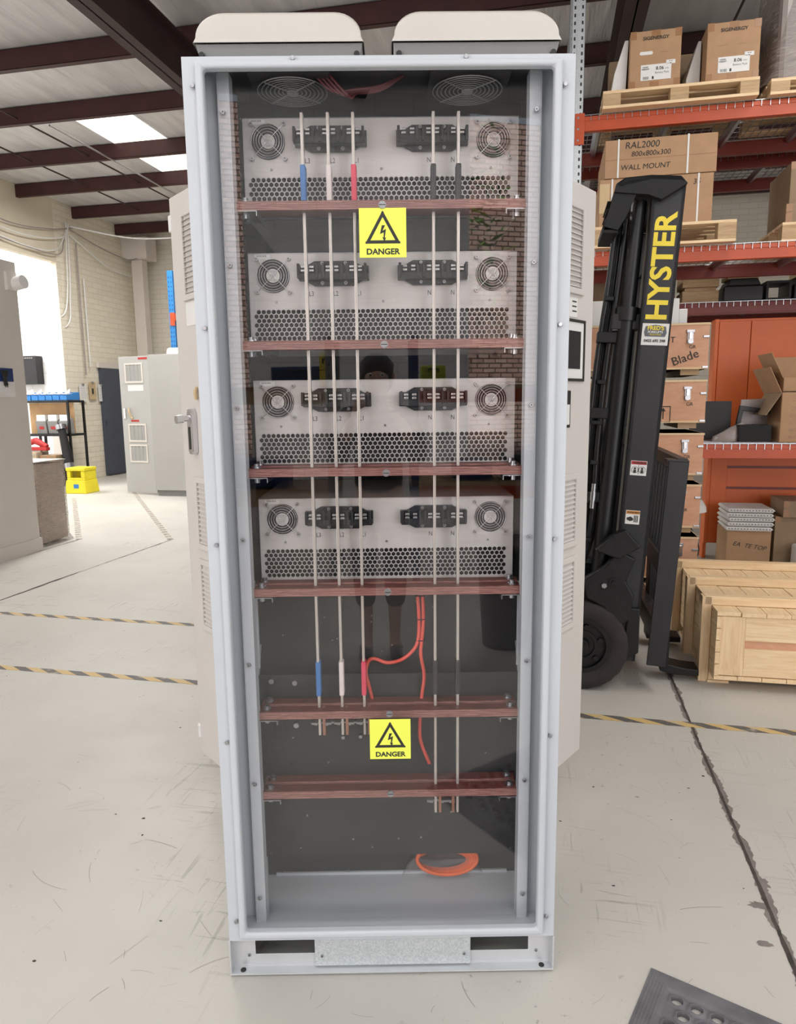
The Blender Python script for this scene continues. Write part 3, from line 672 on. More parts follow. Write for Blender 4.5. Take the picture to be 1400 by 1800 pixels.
def module(zt):
    t=thing('power_module','',"power module",(0,1.71,zt-.21),0,'power modules stacked in the enclosure')
    H=.21; x=.3125
    k=MB(); hx0,hx1,hz1,hz0=hexgrille(k,-.304,.306,H-.125,.004,.01165,.0101,.0012)
    k.add([(-x,0,hz1),(x,0,hz1),(x,0,H),(-x,0,H)],[(0,1,2,3)]); k.add([(-x,0,0),(hx0,0,0),(hx0,0,hz1),(-x,0,hz1)],[(0,1,2,3)]); k.add([(hx1,0,0),(x,0,0),(x,0,hz1),(hx1,0,hz1)],[(0,1,2,3)])
    k.add([(hx0,0,0),(hx1,0,0),(hx1,0,hz0),(hx0,0,hz0)],[(0,1,2,3)])
    k.build('front_panel','module',t)
    k=MB(); k.box(-x,x,.0,.40,H-.001,H); k.box(-x,-x+.001,.0,.40,0,H); k.box(x-.001,x,.0,.40,0,H); k.box(-x,x,.399,.40,0,H); k.build('housing','module',t)
    MB().box(-x+.002,x-.002,.035,.04,0.001,H-.125+.002).build('grille_shade_sheet','darkin',t)  # dark sheet standing in for the shaded inside seen through the holes
    k=MB(); k.box(-x,x,-.0015,.0,H-.0015,H); k.box(-x,-x+.0012,-.0015,0,0,H); k.box(x-.0012,x,-.0015,0,0,H); k.build('panel_edge','steel',t)
    fan(t,-.255,H-.051); fan(t,.255,H-.051)
    connector(t,-.194,(-.172,-.115,-.061),H-.047,0); connector(t,.0345,(.0605,.1155,.171),H-.047,0)
    for xx,s in ((-.1735,'L3'),(-.1165,'L2'),(-.0615,'L1'),(.1085,'N'),(.1630,'N')): text('terminal_number',s,.0155,'ink',t,(xx,-.0006,H-.092),align='CENTER' if s=='N' else 'LEFT',ext=0,sx=.8)
    for xx in (-.25,0,.25): screw('panel_screw',t,xx,0,H-.109,.0035)
    k=MB(); k.box(-.297,-.262,-.0008,0,H-.013,H-.003); k.cm=1
    for i in range(9): k.box(-.2925+i*.0026,-.2925+i*.0026+random.choice((.0008,.0014)),-.001,-.0008,H-.008,H-.0045)
    k.build('barcode_sticker',['paper','ink'],t)
    return t
m1=module(2.041)
ordn=['topmost of the four','second of the four from the top','third of the four from the top','lowest of the four']
mods=[m1]+[dup(m1,(0,1.71,zt-.21)) for zt in (1.7495,1.460,1.176)]
for o,s in zip(mods,ordn): o['label']='grey steel power module with two fans, '+s
# ------------------------------------------------------------------ laminated support boards
def board(y0,y1,z,front):
    t=thing('support_board','', 'board',(0,y0,z),0,'brown laminated busbar support boards')
    MB().box(-.318,.318,0,y1-y0,-.020,0).build('plank','board',t,bevel=.0006)
    for s in (-1,1):
        k=MB(); k.cyl((s*.300,(y1-y0)/2,0),(s*.300,(y1-y0)/2,.003),.010,16); k.cyl((s*.300,(y1-y0)/2,.003),(s*.300,(y1-y0)/2,.010),.0068,6); k.cyl((s*.300,(y1-y0)/2,-.034),(s*.300,(y1-y0)/2,-.020),.007,6); k.build('bolt','steel',t,bevel=.0005)
        if front:
            k=MB(); a,b=sorted((s*.345,s*.272)); k.box(a,b,-.004,.10,-.0225,-.0205); a,b=sorted((s*.272,s*.274)); k.box(a,b,-.004,.10,-.032,-.0205); a,b=sorted((s*.326,s*.3285)); k.box(a,b,.0,.03,-.055,-.0205); k.build('angle_bracket','steel',t)
            k=MB(); k.cyl((s*.330,.012,-.042),(s*.318,.012,-.042),.006,6); k.build('bracket_bolt','steel',t)
    return t
bf=board(1.628,1.662,1.843,True); bb=board(1.668,1.700,1.846,False)
pos=['topmost pair, above the upper danger sign','second pair from the top','third pair from the top','fourth pair from the top, under the lowest module','fifth pair from the top, above the lower danger sign','lowest pair, below the lower danger sign']
for i,z in enumerate((1.843,1.545,1.257,.971,.661,.451)):
    f_=bf if i==0 else dup(bf,(0,1.628,z)); b_=bb if i==0 else dup(bb,(0,1.668,z+.004))
    f_['label']='front brown laminated board of the '+pos[i]; b_['label']='rear brown laminated board of the '+pos[i]
# ------------------------------------------------------------------ busbars
bars=[(-.1725,'blue_s','blue',.587),(-.1155,'white_s','white',.587),(-.0605,'red_s','red',.587),(.1155,'black_s','black',.373),(.1710,'black_s','black',.373)]
for i,(x,sm,cn,zb) in enumerate(bars):
    lb={0:'leftmost vertical tinned busbar with blue sleeves',1:'vertical tinned busbar with white sleeves, second from the left',2:'vertical tinned busbar with red sleeves, left of the danger signs',3:'vertical tinned busbar with black sleeves, nearer the danger signs',4:'rightmost vertical tinned busbar with black sleeves'}[i]
    t=thing('busbar',lb,'busbar',(x,1.652,zb),0,'vertical busbars in front of the modules')
    MB().box(-.0032,.0032,0,.022,0,2.031-zb).build('bar','tin',t,bevel=.001)
    MB().box(-.0060,.0060,-.003,.025,1.847-zb,1.924-zb).build('sleeve',sm,t,bevel=.003)
    MB().box(-.0060,.0060,-.003,.025,.690-zb,.778-zb).build('sleeve',sm,t,bevel=.003)
    sd=-1 if i==4 else 1
    a,b=sorted((sd*.0045,sd*.0115)); MB().box(a+sd*.003,b+sd*.003,0,.024,0,.075).build('link_bar','copper',t,bevel=.0006)
    k=MB(); zc=.030; k.cyl((-.022,.01,zc),(.034*sd,.01,zc),.004,8)
    for x0,x1,r in ((-.014,-.006,.008),(-.021,-.014,.0065),(.0145*sd,.020*sd,.009),(.020*sd,.028*sd,.007)): k.cyl((x0,.01,zc),(x1,.01,zc),r,6,smooth=False)
    k.build('bolt','steel',t)
# cables
rc=thing('red_cable_pair','pair of red-orange cables tied together, hanging behind the lower boards','cable',(0,1.69,0))
p1=bez([(.074,.03,.948),(.075,.02,.93),(.078,.008,.866),(.074,.006,.812),(.058,.004,.785),(.030,.0,.766),(-.004,.0,.760),(-.034,.0,.771),(-.050,.0,.764),(-.057,.0,.735),(-.05,.0,.70),(-.042,.002,.66),(-.04,.01,.60)],48)
p2=bez([(.087,.03,.948),(.088,.02,.93),(.089,.008,.866),(.084,.006,.81),(.082,.004,.777),(.090,.002,.724),(.083,.0,.668),(.078,.0,.60),(.080,.0,.548),(.102,.0,.487)],40)
MB().tube(p1,.0046,10).build('cable','cable',rc); MB().tube(p2,.0046,10).build('cable','cable',rc)
for z in (.87,.815,.93): k=MB(); k.tube([(.081+.0115*math.cos(t*PI/6),.007+.006*math.sin(t*PI/6),z) for t in range(12)],.0012,5,closed=True); k.build('cable_tie','ink',rc)
ob=thing('bagged_cable_coil','coil of orange cable in a clear plastic bag lying on the enclosure floor','cable coil',(.140,1.765,.112))
for i in range(5):
    k=MB(); k.tube([((.070+.003*i)*math.cos(t*PI/14)+.003*i,-.004*i+.008*math.sin(t*PI/14),.050+.003*i+(.024+.004*i)*math.sin(t*PI/14)) for t in range(28)],.0052,7,closed=True); k.build('cable_loop','orcable',ob)
k=MB(); pts=[]; n=18
for j in range(4):
    for i in range(n): a=2*PI*i/n; pts.append(((.105+.015*random.random())*math.cos(a)*(1-.1*j),.018*math.sin(a),.004+.018*j+.006*random.random()))
k.add(pts,[(j*n+i,j*n+(i+1)%n,(j+1)*n+(i+1)%n,(j+1)*n+i) for j in range(3) for i in range(n)],True); k.build('plastic_bag','bag',ob)
# ------------------------------------------------------------------ forklift (local x = forwards, y = away from the camera)
fk=wthing('forklift','black forklift parked sideways, mast upright, with yellow lettering on the mast','forklift',0,3.40,0)
# tyres
def tyre(par,x,y,r,wd,label=None):
    k=MB(); n=44; prof=[(r*.60,0),(r*.66,-.012),(r*.93,-.016),(r*.985,-.004),(r,.02),(r,wd-.02),(r*.95,wd),(r*.6,wd)]
    vs=[]
    for i in range(n):
        for (q,d) in prof: 
            qq=q*(1-.012*(i%2)) if q>r*.96 else q
            a=2*PI*i/n; vs.append((x+qq*math.cos(a),y+d,r+qq*math.sin(a)))
    m=len(prof); k.add(vs,[(i*m+j,i*m+j+1,((i+1)%n)*m+j+1,((i+1)%n)*m+j) for i in range(n) for j in range(m-1)],True)
    t=k.build('tyre','rubber',par)
    k=MB(); k.annulus((x,r),r*.52,r*.62,y-.004,y+.05,40); k.annulus((x,r),.0,r*.54,y+.018,y+.03,40); k.annulus((x,r),r*.28,r*.34,y+.008,y+.02,30); k.cyl((x,y+.02,r),(x,y-.01,r),r*.18,24,r*.15); k.cyl((x,y-.01,r),(x,y-.02,r),r*.09,16)
    h=k.build('wheel_hub','flgrease',t)
    for i in range(6): a=PI/3*i+.3; k=MB(); k.cyl((x+r*.42*math.cos(a),y+.02,r+r*.42*math.sin(a)),(x+r*.42*math.cos(a),y+.002,r+r*.42*math.sin(a)),.014,6); k.build('wheel_nut','flgrease',h)
tyre(fk,.205,.0,.222,.17); tyre(fk,.205,.83,.222,.17); tyre(fk,-1.15,.05,.19,.15); tyre(fk,-1.15,.80,.19,.15)
k=MB(); k.prism([(-1.55,.25),(-1.5,.95),(-1.0,1.0),(-.45,1.0),(-.40,.5),(-.05,.48),(.05,.62),(.30,.62),(.34,.40),(.38,.2),(.30,.16),(-.1,.16),(-.2,.20),(-1.3,.22)],.19,.83); k.build('chassis','fl',fk,bevel=.03)
k=MB(); k.prism([(-.98,.99),(-.95,1.12),(-.62,1.13),(-.60,.99)],.3,.7); k.prism([(-.98,1.1),(-1.08,1.5),(-.98,1.52),(-.88,1.12)],.3,.7); k.build('seat','blackmatte',fk,bevel=.03)
k=MB()
for y in (.22,.80): k.tube([(-.95,y,.95),(-.82,y,2.08),(-.10,y,2.06),(.12,y,.62)],.03,8)
for i in range(7): x=-.80+i*.11; k.tube([(x,.22,2.07),(x,.80,2.07)],.015,6)
k.build('overhead_guard','fl',fk)
# mast, tilted forwards about its foot
TL=math.radians(3.4)
ms=D.objects.new('mast',None); COL.objects.link(ms); ms.parent=fk
D.objects.remove(ms)
def mp(k): k.M=Matrix.Translation((.458,0,.15))@Matrix.Rotation(TL,4,'Y'); return k   # x<0 is rearward, z up
k=mp(MB()); 
for y0,y1 in ((.02,.14),(.86,.98)):
    s=.02 if y0<.5 else .96
    k.box(-.135,0,s,s+.018,.0,2.17); k.box(-.135,-.117,y0,y1,0,2.17); k.box(-.018,0,y0,y1,0,2.17)
mast=k.build('mast','fl',fk,bevel=.003)
k=mp(MB()); 
for y0 in (.07,.80): k.box(-.10,-.022,y0,y0+.10,.03,2.13)
k.box(-.08,-.03,.14,.86,1.9,2.02); k.box(-.09,-.03,.14,.86,.15,.28); k.box(-.08,-.04,.14,.86,1.0,1.1); k.build('inner_mast','flgrease',mast,bevel=.004)
# cap guard with curved overhang
k=mp(MB()); k.prism([(-.10,2.10),(.0,2.165),(-.03,2.195),(-.15,2.20),(-.26,2.19),(-.295,2.165),(-.30,2.13),(-.24,2.125),(-.16,2.12)],-.02,.03); k.prism([(-.30,2.13),(-.33,1.99),(-.27,1.975),(-.24,2.03),(-.205,2.125)],-.01,.0); k.prism([(0.0,2.165),(-.03,2.195),(-.15,2.20),(-.26,2.19),(-.295,2.165),(-.28,2.15),(-.15,2.18),(-.03,2.175)],-.02,.98); k.box(-.335,-.27,.0,.30,1.965,1.98); 
for i in range(4): k.box(-.325,-.275,.0,.28,1.995+i*.033,2.0+i*.033)
k.box(-.335,-.328,.0,.30,1.97,2.0)
k.build('mast_cap','blackmatte',mast,bevel=.008)
# lift cylinders, hoses
for y in (.10,.90):
    k=mp(MB()); k.cyl((-.20,y,.30),(-.185,y,1.60),.040,18); k.cyl((-.186,y,1.60),(-.185,y,1.66),.050,18); k.cyl((-.186,y,1.66),(-.18,y,2.12),.034,18); k.box(-.25,-.13,y-.03,y+.05,1.56,1.63); k.box(-.24,-.12,y-.04,y+.04,.26,.34); k.build('lift_cylinder','black',mast,bevel=.003)
for j,(x0,y0) in enumerate(((-.255,.12),(-.275,.16),(-.30,.13),(-.245,.18))):
    k=mp(MB()); k.tube(bez([(x0+.03,y0,2.05),(x0+.02,y0,1.75),(x0,y0,1.4),(x0-.005,y0,1.0),(x0+.005*j,y0,.7),(x0-.02,y0+.02,.45),(x0-.10,y0+.05,.30)],26),.013,8); k.build('hydraulic_hose','black',mast)
k=mp(MB())
for z in (.75,1.15,1.5): k=mp(MB()); k.box(-.31,-.19,.09,.17,z,z+.05); k.build('hose_clamp','flgrease',mast,bevel=.004)
for j in range(7): z=.55+.19*j; k=mp(MB()); k.box(-.29-.01*(j%2),-.25,.10,.16,z,z+.02); k.build('hose_tie','flgrease',mast,bevel=.004)
k=mp(MB()); k.cyl((-.262,.095,.72),(-.262,.095,.84),.014,10); k.cyl((-.262,.095,.76),(-.262,.095,.80),.019,6); k.cyl((-.245,.10,1.57),(-.215,.10,1.57),.018,10); k.build('hose_coupling','steel',mast)
# tilt cylinder, mast foot casting
k=MB(); k.prism([(.20,.55),(.30,.62),(.36,.70),(.44,.66),(.40,.55),(.44,.48),(.42,.36),(.34,.30),(.30,.42),(.22,.46)],-.005,.05); k.build('tilt_bracket','flgrease',fk,bevel=.008)
k=MB(); k.cyl((-.1,.02,.49),(.28,.02,.53),.018,12); k.build('tilt_rod','steel',fk)
k=MB(); k.cyl((.345,-.012,.545),(.345,.02,.545),.024,18); k.cyl((.345,-.020,.545),(.345,-.012,.545),.012,6); k.build('pivot_pin','flgrease',fk)
k=MB(); k.cyl((.30,-.018,.53),(.30,.02,.53),.013,6); k.build('pivot_bolt','steel',fk)
k=MB(); k.prism([(.38,.14),(.47,.20),(.47,.42),(.42,.42),(.40,.25)],.0,.03); k.build('mast_foot','flgrease',fk,bevel=.006)
k=MB(); k.prism([(.25,.70),(.34,.78),(.39,.80),(.46,.72),(.36,.66)],-.02,.05); k.build('mast_hook','flgrease',fk,bevel=.006)
# carriage, load backrest, forks
k=MB(); k.M=Matrix.Translation((.60,0,.13))@Matrix.Rotation(TL,4,'Y')
k.box(-.088,.0,.02,.032,.0,.985); k.box(-.005,.0,.02,.10,.0,.985); k.box(-.10,.0,.02,.10,.985,.995); 
cg2=k.build('carriage_side_plate','fl',fk,bevel=.003)
k=MB(); k.M=Matrix.Translation((.60,0,.13))@Matrix.Rotation(TL,4,'Y')
k.box(-.06,0,.05,.95,.08,.18); k.box(-.06,0,.05,.95,.42,.52); k.box(-.05,0,.05,.95,.94,1.0)
for i in range(9): y=.10+i*.095; k.box(-.04,-.01,y,y+.02,.5,.96)
k.build('load_backrest','fl',fk,bevel=.004)
for y in (.18,.68):
    k=MB(); k.prism([(.60,.60),(.64,.60),(.64,.085),(.72,.07),(.785,.066),(.785,.035),(.66,.035),(.60,.05)],y,y+.12); k.build('fork','flgrease',fk,bevel=.004)
# lettering on the mast
ROT=Matrix.Rotation(PI/2+0,4,'X')
def mtext(name,body,size,m,x,z,sx=1,bold=0,vert=False,par=mast,ext=.0005,y=.0185,shear=0):
    o=text(name,body,size,m,par,(0,0,0),bold=bold,sx=sx,ext=ext,shear=shear)
    base=Matrix.Translation((.458,0,.15))@Matrix.Rotation(TL,4,'Y')@Matrix.Translation((x,y,z))
    R=Matrix.Rotation(PI/2,4,'X')
    if vert: R=R@Matrix.Rotation(PI/2,4,'Z')
    mm=base@R; o.matrix_local=mm; return o
mtext('mast_lettering','HYSTER',.122,'yprint',-.064,1.825,sx=1.07,bold=.0035,vert=True)
def plate(name,m,x0,x1,z0,z1,par=mast,y=.0185):
    k=mp(MB()); k.box(x0,x1,y,y+.0012,z0,z1); return k.build(name,m,par)
st=plate('hire_sticker','paper',-.122,-.008,1.49,1.585)
k=mp(MB()); k.prism([(-.108,1.528),(-.022,1.528),(-.017,1.545),(-.022,1.572),(-.065,1.579),(-.108,1.572),(-.113,1.545)],.0170,.0180); k.build('sticker_badge','greylab',st)
mtext('sticker_text','FRED\'S',.024,'yprint',-.065,1.564,bold=.0008,par=st,y=.0165); mtext('sticker_text','FORKLIFTS',.0135,'paper',-.065,1.547,bold=.0003,par=st,y=.0165); mtext('sticker_text','MELBOURNE',.009,'yprint',-.065,1.536,par=st,y=.0165); mtext('sticker_text','0423 692 298',.0165,'ink',-.065,1.509,bold=.0003,par=st,y=.0165)
for i,(x0,x1,z0,z1,cm) in enumerate(((-.112,-.04,.90,.968,'redlab'),(-.112,-.048,.67,.735,'orangelab'))):
    d=plate('warning_decal','paper',x0,x1,z0,z1); k=mp(MB()); k.box(x0+.002,x1-.002,.0175,.0183,z1-.017,z1-.002); k.build('decal_header',cm,d)
    mtext('decal_text','WARNING',.0125,'ink',(x0+x1)/2+.004,z1-.0095,bold=.0003,par=d,y=.0168)
    k=mp(MB()); cx=(x0+x1)/2
    if i==0:
        for dx in (-.016,.016): k.annulus((cx+dx,z0+.032),0,.005,.0172,.0180,12); k.box(cx+dx-.006,cx+dx+.006,.0172,.0180,z0+.012,z0+.026); k.annulus((cx+dx,z0+.026),.014,.0155,.0172,.0180,20)
        k.box(cx-.0008,cx+.0008,.0172,.018,z0+.005,z0+.048)
    else:
        k.prism([(cx-.026,z0+.030),(cx-.008,z0+.036),(cx+.004,z0+.026),(cx+.002,z0+.018),(cx-.010,z0+.014),(cx-.026,z0+.020)],.0172,.018)
        for q in range(3): k.box(cx+.006+q*.007,cx+.010+q*.007,.0172,.018,z0+.010,z0+.042)
    k.build('decal_pictogram','ink',d)
# ------------------------------------------------------------------ pallet racking
rk=wthing('pallet_rack','tall pallet rack with galvanised posts and orange beams behind the forklift','pallet rack',0,5.58,0)
def post(par,x,y):
    k=MB(); k.box(x-.045,x-.041,y,y+.07,0,4.7); k.box(x+.041,x+.045,y,y+.07,0,4.7); k.box(x-.045,x+.045,y,y+.004,0,4.7); k.box(x-.008,x+.008,y-.004,y,0,4.7)
    p=k.build('upright_post','galv',par)
    k=MB()
    for i in range(88):
        z=.05+i*.05
        for dx in (-.026,.026): k.box(x+dx-.006,x+dx+.006,y-.0008,y,z,z+.022)
    k.build('post_slots','ink',p)
def beam(par,x0,x1,y,z,m='orange'):
    k=MB(); s=1; k.box(x0,x1,y,y+.045,z-.10,z-.0); k.box(x0,x1,y-.004,y,z-.10,z-.085); k.box(x0,x1,y-.004,y,z-.03,z-.012); b=k.build('beam',m,par,bevel=.004)
    for x in (x0,x1):
        k=MB(); a,c=(x-.055,x+.012) if x==x0 else (x-.012,x+.055); k.box(a,c,y-.012,y-.004,z-.19,z+.02); 
        c_=k.build('beam_connector',m,b,bevel=.002)
        k=MB(); xm=(a+c)/2-.01
        for q in range(3): k.cyl((xm,y-.012,z-.16+q*.075),(xm,y-.0135,z-.16+q*.075),.008,10)
        k.build('rivets','steel',c_)
def deck(par,x0,x1,y0,y1,z):
    k=MB(); n=int((x1-x0)/.055)
    for i in range(n+1): x=x0+i*(x1-x0)/n; k.box(x-.002,x+.002,y0-.006,y1,z+.002,z+.006); k.box(x-.002,x+.002,y0-.009,y0-.005,z-.035,z+.006)
    for i in range(9): y=y0+(y1-y0)*i/8; k.box(x0,x1,y-.002,y+.002,z+.006,z+.010)
    d=k.build('wire_deck','steel',par)
    for i in range(6): x=x0+.12+i*(x1-x0-.2)/5; k=MB(); k.prism([(x-.03,z-.001),(x+.03,z-.001),(x+.012,z-.045),(x-.012,z-.045)],y0+.06,y1-.05); k.build('deck_support','greyplate' if 0 else 'steel',d)
X0,X1=.225,2.86
for y in (0,.77):
    post(rk,.18,y); post(rk,2.90,y)
for z in (3.395,2.465,1.06):
    beam(rk,X0,X1,.0,z); beam(rk,X0,X1,.79,z,'redbeam'); deck(rk,X0,X1,.0,.82,z)
k=MB()
for x in (.18,2.90):
    for i in range(5): z=.3+i*.85; k.tube([(x,.04,z),(x,.80,z+.6)],.014,6); k.tube([(x,.04,z),(x,.80,z)],.014,6)
k.build('bracing','galv',rk)
rb=wthing('pallet_rack','second pallet rack with dark red beams, standing behind the orange one','pallet rack',0,6.74,0)
for y in (0,.7): post(rb,.18,y); post(rb,2.90,y)
for z in (3.395,2.21):
    beam(rb,X0,X1,.0,z,'redbeam'); beam(rb,X0,X1,.70,z,'redbeam'); deck(rb,X0,X1,.0,.74,z)
# wooden pallets
def pallet(name,label,a,b,z,wx,wy,h,group='timber pallets on the rack',rz=0):
    t=wthing(name,label,'pallet',a,b,z,rz,group); bh=h-.04
    k=MB()
    for i in range(7): y=i*(wy-.10)/6; k.box(0,wx,y,y+.09,h-.02,h)
    k.build('deck_boards','pine',t,bevel=.002)
    for x in (0,wx/2-.06,wx-.12):
        for y in (0,wy/2-.05,wy-.10):
            k=MB(); k.box(x,x+.12,y,y+.10,.018,h-.02); k.build('block','pallet',t,bevel=.002)
    k=MB()
    for y in (0,wy/2-.05,wy-.1): k.box(0,wx,y,y+.10,0,.018)
    k.build('bottom_boards','pine',t); return t
pallet('timber_pallet','timber pallet on the top rack level carrying the two battery cartons',.355,5.50,3.405,1.01,.85,.115)
pallet('timber_pallet','timber pallet on the middle rack level under the stacked brown cartons',.325,5.50,2.475,.95,.85,.145)
pallet('timber_pallet','timber pallet at the right end of the top rack level under the wrapped load',1.44,5.52,3.405,1.1,.82,.10)
pallet('timber_pallet','timber pallet at the right edge of the middle rack level, turned, carrying tall cartons',1.60,5.62,2.475,1.0,.75,.13)
# cartons
def carton(label,a,b,z,wx,wy,h,m='cardboard',rz=0,tapes=True,group=None,name='carton',seam=None):
    t=wthing(name,label,'carton',a,b,z,rz,group); k=MB(); k.box(0,wx,0,wy,0,h); k.build('box','%s'%m,t,bevel=.004)
    if tapes:
        k=MB(); k.box(wx/2-.03,wx/2+.03,-.001,.0,h-.05,h+.001); k.box(wx/2-.03,wx/2+.03,-.001,wy,h,h+.0012); k.box(wx/2-.03,wx/2+.03,-.001,0,0,.05); 
        for x in (0,wx-.04): k.box(x-.001,x+.041,-.0012,0,h-.05,h+.001); k.box(x-.001,x+.041,-.0012,0,0,.06)
        k.build('packing_tape','tape',t)
    if seam: k=MB(); k.box(0,wx,-.0012,0,seam,seam+.003); k.build('flap_seam','ink' if 0 else 'tape',t)
    return t
def ctext(t,body,size,x,z,bold=0,m='ink',sx=1,shear=0,rot=0,y=-.0025): 
    return text('printing',body,size,m,t,(x,y,z),rot=(PI/2,rot,0),bold=bold,sx=sx,ext=0,shear=shear)
def battery(label,a,z,handle):
    t=carton(label,a,5.55,z,.335,.66,.375,group='battery cartons'); ctext(t,'SIGENERGY',.030,.168,.325,bold=.0006,sx=1.1)
    k=MB(); k.box(.075,.275,-.003,-.0012,.058,.158); k.box(.24,.30,-.003,-.0012,.152,.178); l=k.build('shipping_label','paper',t)
    text('label_text','8.06',.030,'ink',l,(.200,-.0034,.130),bold=.0006,ext=0); text('label_text','kWh',.012,'ink',l,(.246,-.0034,.126),ext=0); text('label_text','Battery Pack',.018,'ink',l,(.215,-.0034,.103),ext=0)
    text('label_text','HAND\nWEIGHT',.013,'ink',l,(.105,-.0034,.135),bold=.0004,ext=0)
    k=MB()
    for i in range(12): k.box(.09+i*.0035,.09+i*.0035+random.choice((.001,.002)),-.0034,-.003,.064,.082)
    k.box(.15,.162,-.0034,-.003,.064,.082)
    for a_ in range(3): x=.27+.008*math.cos(a_*2.09+.5); zz=.165+.008*math.sin(a_*2.09+.5); k.box(x-.004,x+.004,-.0034,-.003,zz-.002,zz+.002)
    k.build('label_marks','ink',l)
    k=MB(); 
    if handle: k.prism([(.07,.222),(.062,.232),(.07,.244),(.145,.244),(.152,.232),(.145,.222)],-.0014,-.0012); k.build('hand_hole','paper',t)
    else: k.box(.06,.13,-.0014,-.0012,.232,.2335); k.build('hand_hole','tape',t)
    k=MB(); k.box(.20,.25,-.0014,-.0012,.232,.2335); k.build('perforation','tape',t); return t
battery('brown battery carton with open hand hole, left one of two on the top rack pallet',.53,3.522,True)
battery('brown battery carton without hand hole, right one of two on the top rack pallet',1.03,3.522,False)
t=carton('large brown carton standing behind the two battery cartons on the top level',.44,6.24,3.522,.86,.10,.49,'cardboard2',tapes=False)
t=wthing('foam_sheet','grey-white foam sheet leaning beside the left battery carton','foam sheet',.415,5.62,3.522)
k=MB(); k.prism([(0,0),(.10,0),(.11,.36),(.085,.36),(.02,.15)],0,.6); k.build('sheet','paper',t,bevel=.004)
t=wthing('foam_sheet','grey-white foam sheet standing between the two battery cartons','foam sheet',.93,5.70,3.522)
k=MB(); k.prism([(0,0),(.09,0),(.09,.34),(.07,.34),(.0,.10)],0,.45); k.build('sheet','paper',t,bevel=.004)
t=carton('upper long brown carton handwritten WALL MOUNT, strapped, on the middle level',.385,5.55,2.955,.748,.75,.255,tapes=False,seam=.120)
ctext(t,'RAL2000',.062,.25,.210,shear=.1); ctext(t,'800x800x300',.048,.31,.152,shear=.1); ctext(t,'WALL MOUNT',.050,.275,.065,shear=.1)
k=MB(); 
for x in (.085,.55): k.box(x,x+.012,-.004,-.001,0,.255); k.box(x,x+.012,-.004,.75,.255,.258)
k.build('strap','paper',t)
t=carton('lower long brown carton under the handwritten one on the middle level',.355,5.555,2.622,.765,.75,.330,tapes=False)
ctext(t,'35',.05,.655,.275,shear=.1); k=MB()
for x in (.08,.66): k.box(x,x+.012,-.004,-.001,0,.33)
k.build('strap','paper',t)
k=MB(); k.box(.0,.07,-.003,-.001,.10,.30); k.build('loose_flap','cardlight',t)
carton('pale carton at the right edge of the middle level, in front on its pallet',1.62,5.63,2.607,.20,.08,.12,'cardboard2')
t=carton('tall dull brown carton at the right edge of the middle level',1.66,5.72,2.607,.5,.5,.42,'cardboard2')
# wrapped load
t=wthing('wrapped_load','bulky load swathed in grey stretch film at the right end of the top level','wrapped load',1.42,5.56,3.505)
MB().box(.08,.95,.06,.7,0,.72).build('contents','greyplate',t,bevel=.04)
k=MB(); pts=[]; n=28; rows=9
for j in range(rows):
    for i in range(n):
        a=2*PI*i/n; cx,sy=.5,.38; ex=abs(math.cos(a))**.35*math.copysign(1,math.cos(a)); ey=abs(math.sin(a))**.35*math.copysign(1,math.sin(a)); f=1.0+(.10 if j==0 else 0)-.012*j+random.uniform(-.02,.02)
        pts.append((cx+ex*.47*f,sy+ey*.37*f,j*.78/(rows-1)))
k.add(pts,[(j*n+i,j*n+(i+1)%n,(j+1)*n+(i+1)%n,(j+1)*n+i) for j in range(rows-1) for i in range(n)],True); k.add(pts[-n:],[tuple(range(n))]); k.build('stretch_film','wrap',t)
# level three: black parts and cartons
def sheetpart(label,a,b,z,poly,d,m='black',rz=0,holes=None,name='sheet_metal_part'):
    t=wthing(name,label,'metal part',a,b,z,rz); k=MB(); k.prism(poly,0,d); k.build('panel',m,t,bevel=.002)
    if holes:
        k=MB(); x0,z0,nx,nz,st=holes
        for i in range(nx):
            for j in range(nz): k.box(x0+i*st,x0+i*st+st*.6,-.001,0,z0+j*st,z0+j*st+st*.6)
        k.build('perforation','darkin' if m!='black' else 'rubber',t)
    return t
sheetpart('flat black metal panel leaning at the left end of the third level',1.12,5.95,1.075,[(0,0),(.30,0),(.30,.30),(.0,.30)],.02,'darkin')
sheetpart('reddish-grey translucent panel behind the black frames on the third level',1.46,5.92,1.075,[(0,0),(.37,0),(.36,.32),(.02,.31)],.01,'greyplate')
t=wthing('metal_door_panel','black open sheet metal frame leaning on the rack deck','metal part',1.42,5.85,1.075,.05)
k=MB(); k.M=Matrix.Rotation(.14,4,'Y'); k.ring((0,.30,0,.27),(.03,.27,.03,.235),0,.03); k.build('frame','black',t,bevel=.002)
sheetpart('black perforated metal panel standing on the third level beside the open carton',1.53,6.10,1.075,[(0,0),(.27,0),(.27,.275),(.04,.295)],.02,'black',holes=(.05,.06,10,8,.02))
sheetpart('black metal tray front standing before the perforated panel on the third level',1.42,5.68,1.075,[(0,0),(.22,0),(.22,.125),(.0,.125)],.16,'blackmatte')
t=wthing('grey_foam_bag','grey plastic bag crumpled on the third rack level','bag',1.30,5.72,1.075)
k=MB(); n=14; pts=[(0,0,0)]
for j in range(5):
    for i in range(n): a=2*PI*i/n; r=(.12,.13,.10,.06,.01)[j]; pts.append((.07+r*math.cos(a)*random.uniform(.8,1.1)+.012*j*2,.07+.6*r*math.sin(a),.035*j+.0))
k.add(pts[1:],[(j*n+i,j*n+(i+1)%n,(j+1)*n+(i+1)%n,(j+1)*n+i) for j in range(4) for i in range(n)],True); k.build('bag','greyplate',t)
